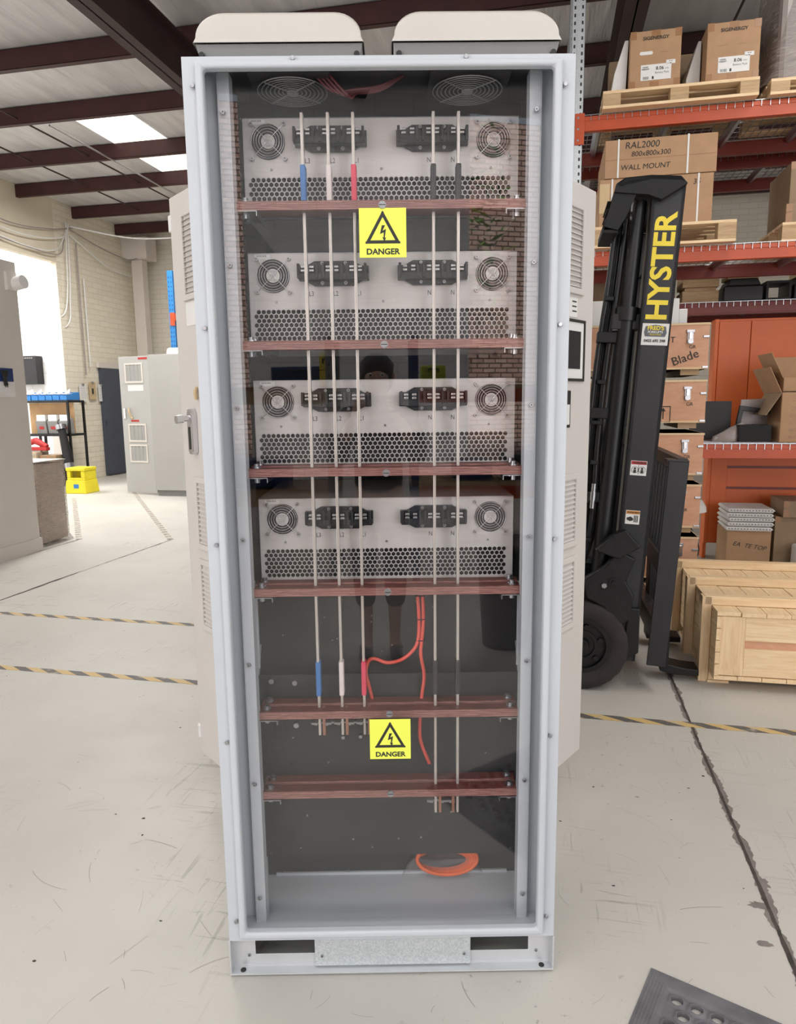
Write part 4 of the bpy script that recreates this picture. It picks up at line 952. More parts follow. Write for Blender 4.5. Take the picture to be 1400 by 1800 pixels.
def opencarton(label,a,b,z,wx,wy,h,rz=0,m='cardboard',texts=(),flaps=((0,1),(1,1),(2,1))):
    t=wthing('open_carton',label,'carton',a,b,z,rz); k=MB()
    k.box(0,wx,0,.005,0,h); k.box(0,wx,wy-.005,wy,0,h); k.box(0,.005,0,wy,0,h); k.box(wx-.005,wx,0,wy,0,h); k.box(0,wx,0,wy,0,.005); k.build('box',m,t)
    k=MB(); k.M=Matrix.Translation((0,0,h))@Matrix.Rotation(-.45,4,'Y'); k.box(-.004,0,0,wy,0,.2); k.build('flap',m,t)
    k=MB(); k.M=Matrix.Translation((wx,0,h))@Matrix.Rotation(.3,4,'Y'); k.box(-.004,0,0,wy,0,.15); k.build('flap',m,t)
    k=MB(); k.M=Matrix.Translation((0,wy,h))@Matrix.Rotation(-.3,4,'X'); k.box(0,wx,-.004,0,0,.17); k.build('flap',m,t)
    for body,size,x,zz in texts: text('printing',body,size,'tape',t,(x,-.0015,zz),bold=.0005,align='LEFT',ext=0)
    return t
t=opencarton('large tan carton printed with shipping text on the third rack level',1.675,5.62,1.075,.50,.45,.36,texts=(('QTY:',.034,.06,.245),('G.W:',.034,.06,.192),('N.W:',.034,.06,.140),('MEAS:',.034,.06,.088),('MADE IN',.032,.06,.040)))
k=MB(); k.ring((.075,.125,.295,.335),(.079,.121,.299,.331),-.0015,0); k.prism([(.085,.312),(.10,.327),(.115,.312)],-.0015,0); k.build('umbrella_symbol','tape',t)
k=MB(); k.M=Matrix.Translation((0,0,.36))@Matrix.Rotation(-2.6,4,'Y'); k.box(-.004,0,0,.4,0,.19); k.build('hanging_flap','cardboard2',t)
t=opencarton('smaller open tan carton resting on top of the large printed one',1.69,5.66,1.44,.42,.36,.10)
# rack B level two clutter
def clutter(label,a,z,kind):
    t=wthing({0:'toolbox',1:'wooden_crate',2:'open_box_section'}[kind],label,{0:'box',1:'crate',2:'frame'}[kind],a,6.80,z)
    if kind==0:
        k=MB(); k.box(0,.32,0,.3,0,.13); k.prism([(.02,.13),(.30,.13),(.27,.19),(.05,.19)],.0,.3); k.build('body','black',t,bevel=.01); k=MB(); k.box(.03,.28,.02,.26,.192,.27); k.build('contents','yprint' if 0 else 'cardlight',t)
    elif kind==1:
        k=MB(); k.box(0,.30,0,.3,0,.10); k.box(0,.30,0,.3,.13,.24); k.box(.02,.28,.02,.28,.10,.13); k.build('body','pallet',t,bevel=.004)
    else:
        k=MB(); k.ring((0,.2,0,.16),(.02,.18,.02,.14),0,.3); k.build('frame','darkin',t,bevel=.003)
    return t
clutter('black toolbox with pale contents on the rear rack, above the orange enclosure',1.50,2.225,0)
clutter('black case with pale contents at the right of the rear rack level',2.06,2.225,0)
clutter('small timber crate on the rear rack, just right of the forklift mast',1.16,2.225,1)
clutter('small timber crate on the rear rack, at the right edge of view',2.45,2.225,1)
clutter('dark open metal frame lying between the boxes on the rear rack',1.84,2.225,2)
t=carton('long brown carton on the rear rack, behind the forklift mast',.30,6.8,2.225,.8,.5,.20,'cardboard2')
# orange enclosure
oe=wthing('orange_enclosure','large bright orange steel enclosure standing on the floor under the rear rack','cabinet',1.385,6.50,0)
k=MB(); k.box(0,1.3,.03,.16,.14,2.05); k.box(0,.03,.0,.03,.14,2.05); k.box(.0,.03,.03,.16,.0,.14); k.box(1.2,1.3,.03,.16,.0,.14)
k.build('body','orenc',oe,bevel=.004)
for x0,x1 in ((.035,.28),(.285,1.25)): k=MB(); k.box(x0,x1,.012,.03,.98,2.03); k.build('door_panel','orenc',oe,bevel=.003)
k=MB(); k.ring((.03,1.28,.15,.96),(.16,1.24,.24,.93),.0,.03); k.build('lower_frame','orenc',oe,bevel=.003)
for z in (.45,.62,.80): k=MB(); k.box(.16,1.24,.02,.03,z,z+.02); k.build('cross_rail','redbeam',oe)
k=MB(); k.ring((.62,.86,.30,.56),(.66,.82,.33,.53),-.015,.0); k.build('small_frame','orange',oe)
# floor level stuff right
t=carton('brown floor carton with handwriting, carrying a pile of white trays',1.46,6.02,0,.33,.34,.345,'cardboard',tapes=False); ctext(t,'EA  TE TOP',.05,.17,.22,shear=.3,rot=.15)
for i in range(5):
    tr=wthing('plastic_tray',('lowest','second lowest','middle','second highest','topmost')[i]+' white ribbed tray of the pile on the floor carton','tray',1.44+.01*((i*7)%3),5.99,.348+.037*i,.04*(i%3-1),'white trays in a pile')
    k=MB(); k.box(0,.35,0,.36,.012,.03,taper=.012); k.box(.01,.34,.01,.35,0,.012); k.build('tray','paper',tr,bevel=.003)
    k=MB()
    for j in range(14): k.box(.02+j*.023,.03+j*.023,-.001,0,.012,.022)
    k.build('tray_ribs','hoodgrey',tr)
carton('tall brown carton on the floor at the right, under the rack',1.82,6.05,0,.55,.40,.46,'cardboard2')
carton('small carton with white label on top of the tall floor carton',1.86,6.0,.462,.4,.35,.13,'cardboard2')
t=wthing('white_case','small white case with latches on the floor behind the pine crate','case',1.93,5.70,0); MB().box(0,.4,0,.3,0,.26).build('body','white',t,bevel=.02); 
for x in (.03,.34): MB().box(x,x+.04,-.008,0,.16,.22).build('latch','hoodgrey',t,bevel=.003)
t=wthing('white_dome_lamp','white domed lamp shade beside the plywood boxes','lamp',1.16,6.0,.0)
k=MB(); n=24; pr=[(.13,.50),(.125,.54),(.10,.585),(.05,.62),(.0,.63)]; vs=[(r*math.cos(2*PI*i/n),r*math.sin(2*PI*i/n),z) for r,z in pr for i in range(n)]
k.add(vs,[(j*n+i,j*n+(i+1)%n,(j+1)*n+(i+1)%n,(j+1)*n+i) for j in range(4) for i in range(n)],True); k.build('shade','white',t); k=MB(); k.cyl((0,0,.02),(0,0,.6),.012,10); k.cyl((0,0,0),(0,0,.02),.09,20); k.build('stand','hoodgrey',t); k=MB(); k.tube(bez([(0,0,.4),(.08,-.05,.2),(.02,-.1,.03),(.15,-.1,.01)],16),.005,6); k.build('cord','ink',t)
# plywood box stack
pb_=pallet('timber_pallet','low timber pallet on the floor under the plywood boxes',.22,4.76,0,.80,.62,.20,group='timber pallet under plywood boxes')
def plybox(z,h,first=False):
    t=wthing('plywood_box','','box',.25,4.75,z,0,'plywood boxes in a stack')
    MB().box(0,.735,0,.60,.035,h).build('box','ply',t,bevel=.002)
    k=MB(); k.box(-.004,.739,-.004,.604,h-.012,h); k.box(-.002,.737,-.002,.602,.035,.047); k.build('edge_lip','pine',t)
    k=MB(); 
    for x in (0,.29,.58): k.box(x,x+.11,.02,.58,0,.035)
    k.build('runner','pallet',t)
    for x in (.11,.625):
        k=MB(); k.box(x-.018,x+.018,-.008,0,h-.125,h-.045); k.box(x-.024,x+.024,-.012,0,h-.058,h-.040); k.cyl((x,-.004,h-.11),(x,-.020,h-.11),.016,12); k.build('latch','steel',t,bevel=.002); k=MB(); k.box(x-.010,x+.010,-.0185,-.006,h-.105,h-.055); k.build('latch_loop','chrome',t,bevel=.002)
    for x in (-.004,.700): 
        for z0 in (h-.09,.04): k=MB(); k.box(x,x+.036,-.006,0,z0,z0+.014); k.build('corner_fitting','flgrease' if x<0 else 'steel',t,bevel=.002)
    return t
hs=(1.545,.315),(1.215,.300),(.885,.300),(.545,.315),(.205,.315)
nm=('topmost plywood box of the stack, marked Blade, with two chrome latches','second plywood box from the top, marked with an arrow','third plywood box from the top, in the middle of the stack','fourth plywood box from the top, beside the forklift backrest','lowest plywood box of the stack, resting on the pallet')
for i,(z,h) in enumerate(hs):
    t=plybox(z,h); t['label']=nm[i]
    if i==0: text('handwriting','Blade',.075,'ink',t,(.60,-.003,.105),rot=(PI/2,-.35,0),ext=0); text('handwriting','LOT',.05,'ink',t,(.49,-.003,.215),ext=0)
    if i==1:
        k=MB(); k.ring((.44,.53,.04,.14),(.445,.525,.045,.135),-.002,0); k.box(.483,.489,-.002,0,.06,.12); k.prism([(.472,.108),(.486,.13),(.50,.108)],-.002,0); k.build('arrow_mark','ink',t)
    text('printed_mark','GR',.03,'ink',t,(.64,-.003,.15 if i else .17),ext=0)
    k=MB(); k.box(.09,.125,-.002,0,.155,.157); k.box(.09,.092,-.002,0,.125,.157); k.build('pencil_mark','ink',t)
t=wthing('foam_block','long white foam block lying on the plywood boxes','foam block',.25,4.80,1.862); k=MB(); k.box(0,.56,0,.5,0,.155); k.box(.56,.61,0,.5,0,.09); k.build('block','white',t,bevel=.004)
# pine crate with three batten collars
cr=wthing('pine_crate','long pale pine crate with three raised batten collars, front right','crate',.80,3.50,0)
def planks(k,n,x0,x1,y0,y1,z0,z1,ax):
    for i in range(n):
        if ax=='x': a=x0+(x1-x0)*i/n; b=x0+(x1-x0)*(i+1)/n-.003; k.box(a,b,y0-random.uniform(0,.006),y1,z0,z1-random.uniform(0,.002))
        else: a=z0+(z1-z0)*i/n; b=z0+(z1-z0)*(i+1)/n-.003; k.box(x0,x1,y0-random.uniform(0,.006),y1,a,b)
CL=1.45
k=MB(); planks(k,13,.035,CL,.0,.98,.375,.395,'x'); k.build('top_planks','piney',cr,bevel=.001)
k=MB(); planks(k,13,.035,CL,.0,.98,.055,.075,'x'); k.build('bottom_planks','piney',cr,bevel=.001)
k=MB(); planks(k,5,.035,.055,.0,.98,.076,.374,'z'); k.build('side_planks','piney',cr,bevel=.001)
k=MB(); planks(k,5,CL-.02,CL,.0,.98,.076,.374,'z'); k.build('side_planks','piney',cr,bevel=.001)
k=MB(); k.box(.056,.165,.004,.022,.078,.372); k.build('end_cleat','pinez',cr,bevel=.001)
k=MB(); k.box(CL-.13,CL-.022,.004,.022,.078,.372); k.build('end_cleat','pinez',cr,bevel=.001)
for z0,z1 in ((.255,.372),(.078,.215)): k=MB(); k.box(.166,CL-.13,.006,.022,z0,z1); k.build('end_slat','pine',cr,bevel=.001)
k=MB(); k.box(.166,CL-.13,.022,.035,.076,.374); k.build('end_backing','ply',cr)
for y in (.11,.50,.90):
    k=MB(); k.box(.0,CL+.03,y,y+.055,.396,.440); k.build('collar_top_batten','pine',cr,bevel=.002)
    k=MB(); k.box(-.012,.033,y,y+.055,.0,.438); k.build('collar_side_batten','pinez',cr,bevel=.002)
    k=MB(); k.box(CL,CL+.03,y,y+.055,.0,.438); k.build('collar_side_batten','pinez',cr,bevel=.002)
    k=MB(); k.box(.034,CL+.03,y-.005,y+.055,.012,.054); k.build('collar_bottom_batten','pine',cr,bevel=.002)
for x in (.03,.75): k=MB(); k.box(x,x+.10,.10,.95,.0,.012); k.build('foot_block','pine',cr)
# rubber mat (holes moulded through)
mt=thing('rubber_mat','dark rubber anti-fatigue mat with round holes, lying on the floor bottom right','mat',(.647,1.557,0),math.atan2(-.57,.82))
k=MB(); LX,LY=.62,.92; b_=.050; p=.044; nx=int((LX-2*b_)/p); ny=int((LY-2*b_)/(p*.87)); T=.013
x0=(LX-nx*p)/2; y0=(LY-ny*p*.87)/2
for j in range(ny):
    for i in range(nx):
        cx=x0+p*(i+.5)+(p*.25 if j%2 else -p*.25); cy=-(y0+p*.87*(j+.5)); n=12
        O=[]
        hx,hy=p/2,p*.87/2
        for q in range(n):
            a=2*PI*q/n; c_,s_=math.cos(a),math.sin(a); f=min(hx/abs(c_) if abs(c_)>1e-6 else 9,hy/abs(s_) if abs(s_)>1e-6 else 9); O.append((cx+c_*f,cy+s_*f))
        # corners: use exact square boundary with 12 samples plus corners
        vs=[(a,b,T-.004) for a,b in O]+[(cx+.0160*math.cos(2*PI*q/n),cy+.0160*math.sin(2*PI*q/n),T) for q in range(n)]+[(cx+.0142*math.cos(2*PI*q/n),cy+.0142*math.sin(2*PI*q/n),T) for q in range(n)]+[(cx+.0130*math.cos(2*PI*q/n),cy+.0130*math.sin(2*PI*q/n),.001) for q in range(n)]
        k.add(vs,[(r*n+q,r*n+(q+1)%n,(r+1)*n+(q+1)%n,(r+1)*n+q) for r in range(3) for q in range(n)])
        cor=[(cx+sx*hx,cy+sy*hy,T-.004) for sx,sy in ((1,1),(-1,1),(-1,-1),(1,-1))]
        O3=[(a,b,T-.004) for a,b in O]
        for c_i,(q0,q1) in enumerate(((1,2),(4,5),(7,8),(10,11))): k.add([cor[c_i],O3[q0],O3[q1]],[(0,1,2)])
# border with sloping rim
def rim(k,o,i,zo,zi):
    k.add([(o[0],o[2],zo),(o[1],o[2],zo),(o[1],o[3],zo),(o[0],o[3],zo),(i[0],i[2],zi),(i[1],i[2],zi),(i[1],i[3],zi),(i[0],i[3],zi)],[(0,1,5,4),(1,2,6,5),(2,3,7,6),(3,0,4,7)])
for q in range(6):
    d0,d1=q*.008,(q+1)*.008; z0,z1=.001+.011*q/6,.001+.011*(q+1)/6
    rim(k,(d0,LX-d0,-LY+d0,-d0),(d1,LX-d1,-LY+d1,-d1),z0+.002,z1)
for j in range(ny):
    ya=-(y0+p*.87*j); yb=ya-p*.87; o_=(p*.25 if j%2 else -p*.25)
    for xa,xb in ((x0-p*.25,x0+o_),(LX-x0+o_,LX-x0+p*.25)):
        if xb-xa>.001: k.add([(xa,ya,T-.004),(xb,ya,T-.004),(xb,yb,T-.004),(xa,yb,T-.004)],[(0,1,2,3)])
rim(k,(.048,LX-.048,-LY+.048,-.048),(x0-p*.25,LX-x0+p*.25,-LY+y0,-y0),T-.001,T-.004)
k.build('mat','rubbermat',mt)
# ------------------------------------------------------------------ left background
t=wthing('wrapped_pallet_load','grey pallet load wrapped in stretch film beside the off-white partition','wrapped load',-5.33,6.05,0)
MB().box(0,.40,.02,.45,.02,.82).build('contents','load',t,bevel=.02)
k=MB(); n=24; pts=[]
for j in range(13):
    for i in range(n):
        a=2*PI*i/n; ex=abs(math.cos(a))**.3*math.copysign(1,math.cos(a)); ey=abs(math.sin(a))**.3*math.copysign(1,math.sin(a)); f=1+random.uniform(-.015,.015)+(.12 if j==0 else 0)
        pts.append((.21+ex*.222*f,.235+ey*.235*f,.84*j/12))
k.add(pts,[(j*n+i,j*n+(i+1)%n,(j+1)*n+(i+1)%n,(j+1)*n+i) for j in range(12) for i in range(n)],True); k.build('stretch_film','wrap',t)
k=MB(); k.box(0,.42,0,.46,.842,.85); k.build('top_sheet','partition',t)
# yellow step stool
t=wthing('step_stool','bright yellow two-tier plastic step stool standing on the floor','stool',-7.50,9.86,0)
k=MB()
def tier(x0,x1,y0,y1,z0,z1,tp):
    k.box(x0,x1,y0,y1,z0,z1,taper=tp)
tier(0,.38,0,.36,0,.21,.02); k.build('lower_step','yellow',t,bevel=.01)
k=MB(); vs=[(.05,.05,.21),(.43,.05,.21),(.40,.08,.40),(.08,.08,.40)]
k.box(.03,.35,.04,.10,.21,.25); k.box(.03,.09,.04,.10,.25,.36); k.box(.28,.35,.04,.10,.25,.36); k.box(.02,.36,.03,.34,.36,.41); k.box(.03,.06,.1,.34,.21,.36); k.box(.32,.35,.1,.34,.21,.36); k.build('upper_step','yellow',t,bevel=.008)
k=MB(); k.box(.09,.28,.20,.21,.22,.36); k.build('opening_back_wall','yellow',t)  # plain yellow plate closing the opening below the top step
k=MB(); k.box(.16,.25,.008,.014,.07,.15); k.build('round_label','bluebin',t)
# shelving in the recess
t=wthing('metal_shelving','black metal shelving unit with a tan back board in the white recess','shelving',-9.07,10.92,0)
k=MB()
for x in (0,.93): 
    for y in (0,.42): k.box(x,x+.035,y,y+.035,0,1.47)
k.box(.44,.475,0,.035,0,.88)
k.build('posts','black',t)
for z in (.02,.86,1.44): k=MB(); k.box(0,.965,0,.45,z,z+.04); k.build('shelf','black',t,bevel=.003)
k=MB(); k.box(.036,.929,.20,.21,.902,1.438); k.build('back_board','tan',t)
for i,x in enumerate((-9.04,-8.82,-8.68,-8.54,-8.40,-8.255)):
    b=wthing('parts_bin','','bin',x,10.93,1.482,0,'blue parts bins on the shelving')
    b['label']='blue open-front parts bin on the black shelving, '+('leftmost','second from the left','third from the left','fourth from the left','second from the right','rightmost')[i]+' of six'
    wd=.20 if i==0 else .125
    k=MB(); k.prism([(0,0),(.01,.09),(.35,.14),(.36,.0)],0,.004,'x'); k.prism([(0,0),(.01,.09),(.35,.14),(.36,.0)],wd-.004,wd,'x'); k.box(0,wd,0,.36,0,.004); k.box(0,wd,0,.006,0,.085); k.box(0,wd,.35,.356,0,.14); k.build('bin','bluebin',b)
    k=MB(); k.box(.012,wd-.012,.05,.3,.10,.12); k.add([(.02,.1,.12),(wd-.02,.12,.12),(wd/2,.2,.20)],[(0,1,2)]); k.build('papers','paper',b)
for i,x in enumerate((-8.80,-8.57,-8.34)):
    b=wthing('leaflet_box','','box',x,10.98,.902,0,'grey leaflet boxes on the middle shelf')
    b['label']='grey leaflet box with red picture on the middle shelf, '+('left','centre','right')[i]+' one of three'
    k=MB(); k.prism([(0,0),(-.03,.22),(.10,.27),(.13,0)],0,.20,'x'); k.build('box','hoodgrey',b,bevel=.004)
    k=MB(); k.box(.015,.185,-.015,.05,.22,.33); k.build('leaflets','paper',b)
    k=MB(); k.M=Matrix.Rotation(.13,4,'X'); k.box(.06,.15,-.004,0,.08,.13); k.build('picture','redlab',b)
t=carton('brown taped carton on the floor beneath the recess shelving',-8.50,10.62,.0,.30,.27,.55,'cardboard2')
t=wthing('red_power_tool','red power tool lying on a wrapped box under the shelving','tool',-8.84,10.66,.622)
k=MB(); k.cyl((0,.1,.12),(.16,.1,.17),.05,14); k.cyl((.16,.1,.17),(.38,.1,.07),.06,14,.04); k.box(.05,.40,.05,.15,.0,.06); k.build('body','redlab',t,bevel=.01); k=MB(); k.cyl((-.02,.1,.17),(.04,.1,.22),.03,12); k.build('grip','black',t)
t=wthing('wrapped_box','pale box in crinkled plastic under the shelving, carrying the red tool','box',-8.86,10.60,.0); MB().box(0,.30,0,.3,.0,.60).build('box','cardlight',t,bevel=.01); MB().box(-.01,.31,-.01,.31,.35,.615).build('film','wrap',t,bevel=.02)
t=wthing('black_roll','black rolled tube with silver bands leaning against the brick jamb','roll',-8.20,10.80,0)
k=MB(); k.tube([(.22,-.10,.0),(.10,0,.5),(-.03,.06,1.05)],[.075,.08,.06],12); k.build('roll','blackmatte',t); 
for p0 in ((.145,-.04,.32),(-.02,.05,.98)): k=MB(); k.cyl(p0,(p0[0]-.02,p0[1]+.01,p0[2]+.08),.086,14); k.build('band','steel',t)
t=wthing('wall_box','dark grey vented metal box mounted on the white block wall of the recess','box',-10.0,12.0,1.95)
MB().box(.0,.48,0,.19,-.15,.38).build('body','darkin',t,bevel=.006)
k=MB(); 
for i in range(5): k.box(.20+i*.045,.23+i*.045,-.002,0,.33,.35)
k.build('vent_slots','greyplate',t)
# clipboards
for i,(b,z) in enumerate(((11.85,1.62),(12.14,1.66),(12.42,1.62))):
    t=wthing('clipboard','','clipboard',-8.455,b,z,0,'clipboards on the brick wall')
    t['label']='white clipboard hanging on the cream brick wall, '+('nearest the camera','middle one of three, with a key','farthest, beside the doorway')[i]
    k=MB(); k.box(0,.006,-.10,.10,-.16,.16); k.build('board','cardlight' if i==1 else 'paper',t); k=MB(); k.box(.006,.02,-.03,.03,.13,.17); k.build('clip','steel',t); k=MB(); 
    for j in range(6): k.box(.006,.007,-.08,.07,.08-j*.035,.085-j*.035)
    k.build('writing','greyplate',t)
    if i==1: k=MB(); k.box(.007,.02,-.03,.01,-.06,.04); k.build('key','ink',t)
# grey cabinet with open door
t=wthing('grey_cabinet','plain mid-grey steel cabinet at the back left with its vented door open','cabinet',-5.85,9.78,0)
MB().box(0,.95,0,.5,.09,2.13).build('body','greycab',t,bevel=.004); MB().box(.03,.92,.03,.47,0,.09).build('plinth','hoodgrey',t)
k=MB(); k.box(-.62,0,-.012,.012,.03,2.12); dd=k.build('door','greycab',t,bevel=.004,loc=(-.02,.10,0),rot=(0,0,-.22))
for z0,z1 in ((1.72,2.02),(.82,1.10),(.50,.78)):
    k=MB(); k.ring((-.50,-.14,z0,z1),(-.475,-.165,z0+.025,z1-.025),-.022,-.012); v=k.build('vent_frame','partition',dd,bevel=.002)
    k=MB(); 
    for j in range(int((z1-z0-.05)/.018)): k.box(-.475,-.165,-.019,-.012,z0+.025+j*.018,z0+.037+j*.018)
    for x in (-.40,-.32,-.245): k.box(x,x+.006,-.022,-.012,z0+.02,z1-.02)
    k.build('louvres','greycab',v)
k=MB(); k.box(-.57,-.53,-.03,-.012,1.18,1.34); k.build('handle','chrome',dd,bevel=.004)
k=MB(); k.box(-.22,-.04,-.014,-.012,2.07,2.10); k.box(-.44,-.28,-.014,-.012,1.13,1.16); k.build('red_label','redlab',dd)
k=MB(); k.box(-.46,-.15,-.014,-.012,1.60,1.69); k.build('white_label','paper',dd)
k=MB(); k.tube(bez([(-.46,-.03,1.34),(-.44,-.04,1.28),(-.42,-.03,1.2),(-.38,-.03,1.18)],8),.012,6); k.build('hanging_tag','cardlight',dd)
# blue rack upright with orange beam
t=wthing('blue_rack','blue slotted rack frame with orange beams behind the grey cabinet','pallet rack',-6.36,11.5,0)
k=MB(); k.box(-.05,.05,0,.07,0,3.65); k.box(-.05,.05,.9,.97,0,3.65); p_=k.build('upright_post','bluepaint',t,bevel=.004)
k=MB()
for i in range(46): k.box(-.03,-.018,-.001,0,.1+i*.076,.13+i*.076); k.box(.018,.03,-.001,0,.1+i*.076,.13+i*.076)
k.build('post_slots','navy',p_)
for z in (2.93,1.5): k=MB(); k.box(.05,2.4,0,.05,z-.12,z); k.box(-.03,.06,-.012,0,z-.2,z+.02); k.build('beam','orange',t,bevel=.004); MB().box(.05,2.4,.05,.95,z-.02,z-.005).build('shelf_panel','pallet',t)
k=MB(); k.tube([(0,.05,.3),(0,.92,1.0),(0,.05,1.7),(0,.92,2.4),(0,.05,3.1)],.014,6); k.build('bracing','navy',t)
t=wthing('white_tub','white tub standing on top of the grey cabinet','tub',-5.62,9.9,2.132); MB().box(0,.5,0,.3,0,.10,taper=.02).build('tub','white',t,bevel=.03)
# ------------------------------------------------------------------ behind the camera (seen mirrored in the clear cover)
def shelf_unit(name,label,x0,x1,y0,y1,zs,top,pm,bm,boards):
    t=thing(name,label,'workbench',(x0,y0,0)); wx=x1-x0; wy=y1-y0
    for x in (0,wx-.06):
        for y in (0,wy-.05):
            k=MB(); k.box(x,x+.06,y,y+.05,0,top); p=k.build('post',pm,t,bevel=.003)
            k=MB()
            for i in range(int(top/.09)): k.box(x+.022,x+.038,y+.05,y+.0508,.05+i*.09,.085+i*.09)
            k.build('post_slots','ink',p)
    for z in zs:
        k=MB()
        for y in (0,wy-.03): k.box(.06,wx-.06,y,y+.03,z-.11,z-.01)
        k.build('beam',bm,t); MB().box(0,wx,0,wy,z-.01,z+.02).build('shelf_board',boards,t)
    return t
shelf_unit('workbench','grey slotted-post workbench with brown tops, mirrored in the clear cover at left',-1.75,-.42,-2.9,-2.2,(.72,1.50),1.9,'hoodgrey','pallet','tape')
shelf_unit('workbench','blue-posted workbench with orange beams, mirrored in the clear cover at right',.16,1.35,-2.9,-2.2,(.76,1.50),1.9,'navy','orange','pallet')
def case(label,x,y,z,wx,wy,h,m,cat='case',name='tool_case'):
    t=thing(name,label,cat,(x,y,z)); k=MB(); k.box(0,wx,0,wy,0,h); k.build('body',m,t,bevel=.015)
    k=MB(); k.tube([(wx*.3,wy,h*.7),(wx*.3,wy+.03,h*.8),(wx*.7,wy+.03,h*.8),(wx*.7,wy,h*.7)],.008,6); k.build('handle','black',t)
    k=MB(); k.box(-.002,wx+.002,-.002,wy+.002,h*.48,h*.5); k.build('seam','ink',t); return t
case('blue plastic tool case on the upper bench shelf, mirrored',-.93,-2.75,1.522,.40,.3,.16,'navy')
case('tall yellow tool case on the upper bench shelf, mirrored',-.545,-2.6,1.522,.10,.2,.26,'yprint')
case('lime and black tool case on the far bench shelf, mirrored',.25,-2.7,1.522,.20,.2,.16,'limelab')
case('dark blue bin on the lower shelf of the blue bench, mirrored',.50,-2.6,.782,.30,.3,.16,'navy','bin','parts_bin')
case('black case on the lower shelf of the blue bench, mirrored',.90,-2.6,.782,.30,.3,.20,'black')
case('blue case on the lower shelf of the grey bench, mirrored',-1.3,-2.6,.742,.5,.3,.22,'navy')
t=thing('waste_bin','black round waste bin with a clear liner, mirrored at lower right','bin',(.66,-.75,0))
k=MB(); k.cyl((0,0,0),(0,0,.62),.13,20,.17); k.build('bin','black',t); k=MB(); k.tube([(.175*math.cos(q*PI/12),.175*math.sin(q*PI/12),.61+.02*math.sin(q*2.3)) for q in range(24)],.018,6,closed=True); k.build('liner','wrap',t)
# outdoors behind the doors
o=ws('wall_outdoor_brick','redbrick',-12,12,-9.6,-9.4,0,6.2)
def shrub(label,a,b,z,r,h,n=420,name='shrub'):
    t=wthing(name,label,'shrub',a,b,0); k=MB(); 
    k.tube(bez([(0,0,0),(.05,.02,z*.5),(0,0,z+h*.3)],8),.04,6); k.build('trunk','pallet',t)
    k=MB()
    for i in range(n):
        u=random.random()**.5; a_=random.uniform(0,2*PI); x=r*u*math.cos(a_); y=r*.6*u*math.sin(a_); zz=z+h*random.random(); L=random.uniform(.12,.30); ph=random.uniform(0,2*PI); el=random.uniform(-.9,.6)
        d=Vector((math.cos(ph)*math.cos(el),math.sin(ph)*math.cos(el),math.sin(el))); s=d.orthogonal().normalized()*L*.13; p=Vector((x,y,zz)); k.add([p,p+d*L*.5+s,p+d*L,p+d*L*.5-s],[(0,1,2,3)])
    o=k.build('foliage','leaf',t); o['kind']='stuff'; return t
shrub('tall broad-leaved shrub by the outdoor brick wall, right of the pier, mirrored',2.7,-8.1,3.0,1.0,2.6)
shrub('leafy shrub by the outdoor brick wall, left of the pier, mirrored',-2.6,-8.1,1.6,1.1,2.2)
# photographer standing behind the camera
pr=thing('person','person in black standing behind the camera, mirrored in the clear cover','person',(-.06,-.62,0))
def skin(name,m,chains,radii_root,par,sub=2):
    vs=[];es=[];rs=[]
    for ch in chains:
        st=ch.get('from'); prev=st
        for (p,r) in ch['pts']:
            vs.append(p); rs.append(r); i=len(vs)-1
            if prev is not None: es.append((prev,i))
            prev=i
    me=D.meshes.new(name); me.from_pydata(vs,es,[]); o=D.objects.new(name,me); COL.objects.link(o); o.parent=par
    o.modifiers.new('s','SKIN').use_smooth_shade=True
    for i,r in enumerate(rs): 
        sv=me.skin_vertices[0].data[i] if me.skin_vertices else None
        if sv: sv.radius=(r if isinstance(r,tuple) else (r,r))
    if me.skin_vertices: me.skin_vertices[0].data[0].use_root=True
    s=o.modifiers.new('u','SUBSURF'); s.levels=sub; s.render_levels=sub
    dg=bpy.context.evaluated_depsgraph_get(); dg.update()
    m2=D.meshes.new_from_object(o.evaluated_get(dg)); D.objects.remove(o); m2.materials.clear(); m2.materials.append(MT[m])
    for p in m2.polygons: p.use_smooth=True
    o=D.objects.new(name,m2); COL.objects.link(o); o.parent=par; return o
# vertex order: 0 pelvis,1 belly,2 chest,3 upper chest,4 neck,5 head low,6 head mid,7 head top
body=[{'pts':[((0,0,.86),(.13,.10)),((0,.0,1.0),(.12,.09)),((0,.01,1.16),(.13,.10)),((0,.02,1.32),(.13,.08)),((0,.04,1.40),.05),((0,.075,1.46),.062),((0,.08,1.53),(.075,.085)),((0,.07,1.60),.055)]}]
for s in (-1,1):
    body.append({'from':3,'pts':[((s*.15,.03,1.33),.055),((s*.215,.10,1.15),.043),((s*.20,.19,1.10),.037),((s*.14,.38,1.27),.030),((s*.10,.46,1.33),.024)]})
    body.append({'from':0,'pts':[((s*.085,0,.80),.085),((s*.085,.01,.48),.056),((s*.08,-.01,.28),.042),((s*.078,-.01,.10),.032),((s*.08,.03,.045),.036),((s*.085,.12,.030),.030)]})
b=skin('body','skin',body,0,pr)
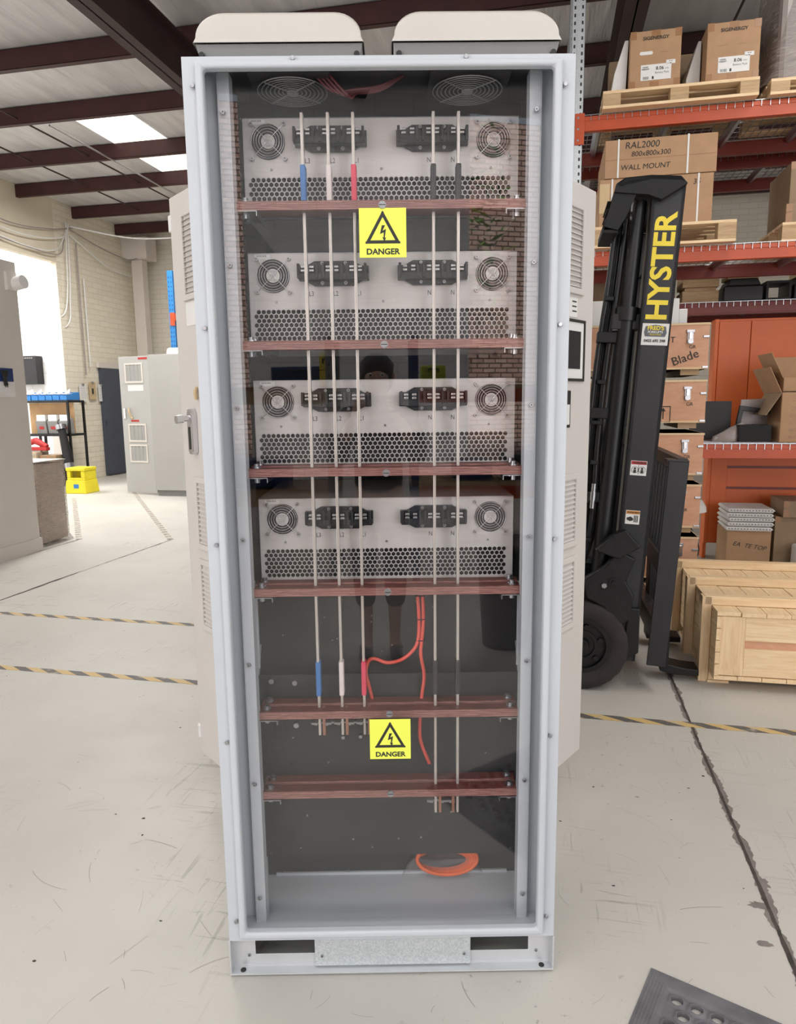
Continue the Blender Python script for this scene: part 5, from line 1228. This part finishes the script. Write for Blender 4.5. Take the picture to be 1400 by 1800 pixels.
# hands: palm plus five fingers each, curled round the phone held at the camera
for s in (-1,1):
    hp=[{'pts':[((s*.10,.46,1.33),.022),((s*.088,.50,1.36),.026),((s*.080,.53,1.385),.022)]}]
    for i,(dz,L) in enumerate(((.030,.9),(.012,1.0),(-.006,.95),(-.022,.78))):
        hp.append({'from':2,'pts':[((s*.082,.548,1.392+dz),.0085),((s*.066,.568,1.397+dz),.0078),((s*.046*(2-L),.572,1.398+dz),.0070)]})
    hp.append({'from':1,'pts':[((s*.068,.505,1.372),.0095),((s*.052,.527,1.388),.0085),((s*.040,.536,1.402),.0075)]})
    skin('hand','skin',hp,0,b,1)
ph=MB(); ph.box(-.043,.117+.0,.548,.556,1.355,1.435); ph.build('phone','black',pr,bevel=.003)
# face and hair
k=MB(); k.prism([(.155,1.50),(.176,1.492),(.158,1.535)],-.012,.012,'x'); k.build('nose','skin',b,bevel=.004)
for s in (-1,1):
    k=MB(); k.cyl((s*.030,.148,1.538),(s*.030,.158,1.538),.012,12,.008); k.build('eye','paper',b); k=MB(); k.cyl((s*.030,.157,1.538),(s*.030,.160,1.538),.006,10); k.build('iris','hair',b)
    k=MB(); k.tube(bez([(s*.076,.07,1.505),(s*.088,.06,1.53),(s*.080,.055,1.555)],8),.009,6); k.build('ear','skin',b)
k=MB(); k.tube(bez([(-.024,.150,1.472),(0,.158,1.470),(.024,.150,1.472)],8),.005,6); k.build('mouth','redlab',b)
def ell(k,c,r,n=20,m=12,z0=-1):
    vs=[];
    for j in range(m+1):
        ph_=-PI/2+PI*j/m
        for i in range(n): a=2*PI*i/n; q=1+random.uniform(-.03,.03); vs.append((c[0]+r[0]*math.cos(a)*math.cos(ph_)*q,c[1]+r[1]*math.sin(a)*math.cos(ph_)*q,c[2]+r[2]*math.sin(ph_)*q))
    k.add(vs,[(j*n+i,j*n+(i+1)%n,(j+1)*n+(i+1)%n,(j+1)*n+i) for j in range(m) for i in range(n)],True)
k=MB(); ell(k,(0,.045,1.575),(.092,.098,.080)); ell(k,(0,.02,1.52),(.088,.080,.085)); k.build('hair','hair',pr)
top=[{'pts':[((0,0,.88),(.15,.115)),((0,.0,1.0),(.14,.105)),((0,.01,1.16),(.145,.115)),((0,.02,1.31),(.14,.095)),((0,.035,1.375),(.07,.06))]}]
for s in (-1,1): top.append({'from':3,'pts':[((s*.155,.03,1.325),.068),((s*.215,.10,1.15),.056),((s*.20,.19,1.10),.050),((s*.15,.35,1.25),.042)]})
skin('jacket','cloth',top,0,pr)
tr=[{'pts':[((0,0,.90),(.145,.115)),((0,0,.84),(.14,.11))]}]
for s in (-1,1): tr.append({'from':1,'pts':[((s*.088,0,.76),.095),((s*.087,.01,.48),.070),((s*.082,-.01,.26),.060)]})
skin('trousers','cloth',tr,0,pr)
for s in (-1,1):
    f=skin('shoe','shoe',[{'pts':[((s*.08,-.05,.035),.036),((s*.083,.05,.035),.040),((s*.088,.14,.028),.036),((s*.09,.18,.025),.022)]}],0,pr,2)
    k=MB(); 
    for q in range(4): k.tube([(s*.086-.024+.016*q+.010*math.cos(t_*PI/5),.10,.070+.008*math.sin(t_*PI/5)) for t_ in range(10)],.0035,5,closed=True)
    k.build('buckle','gold',f)
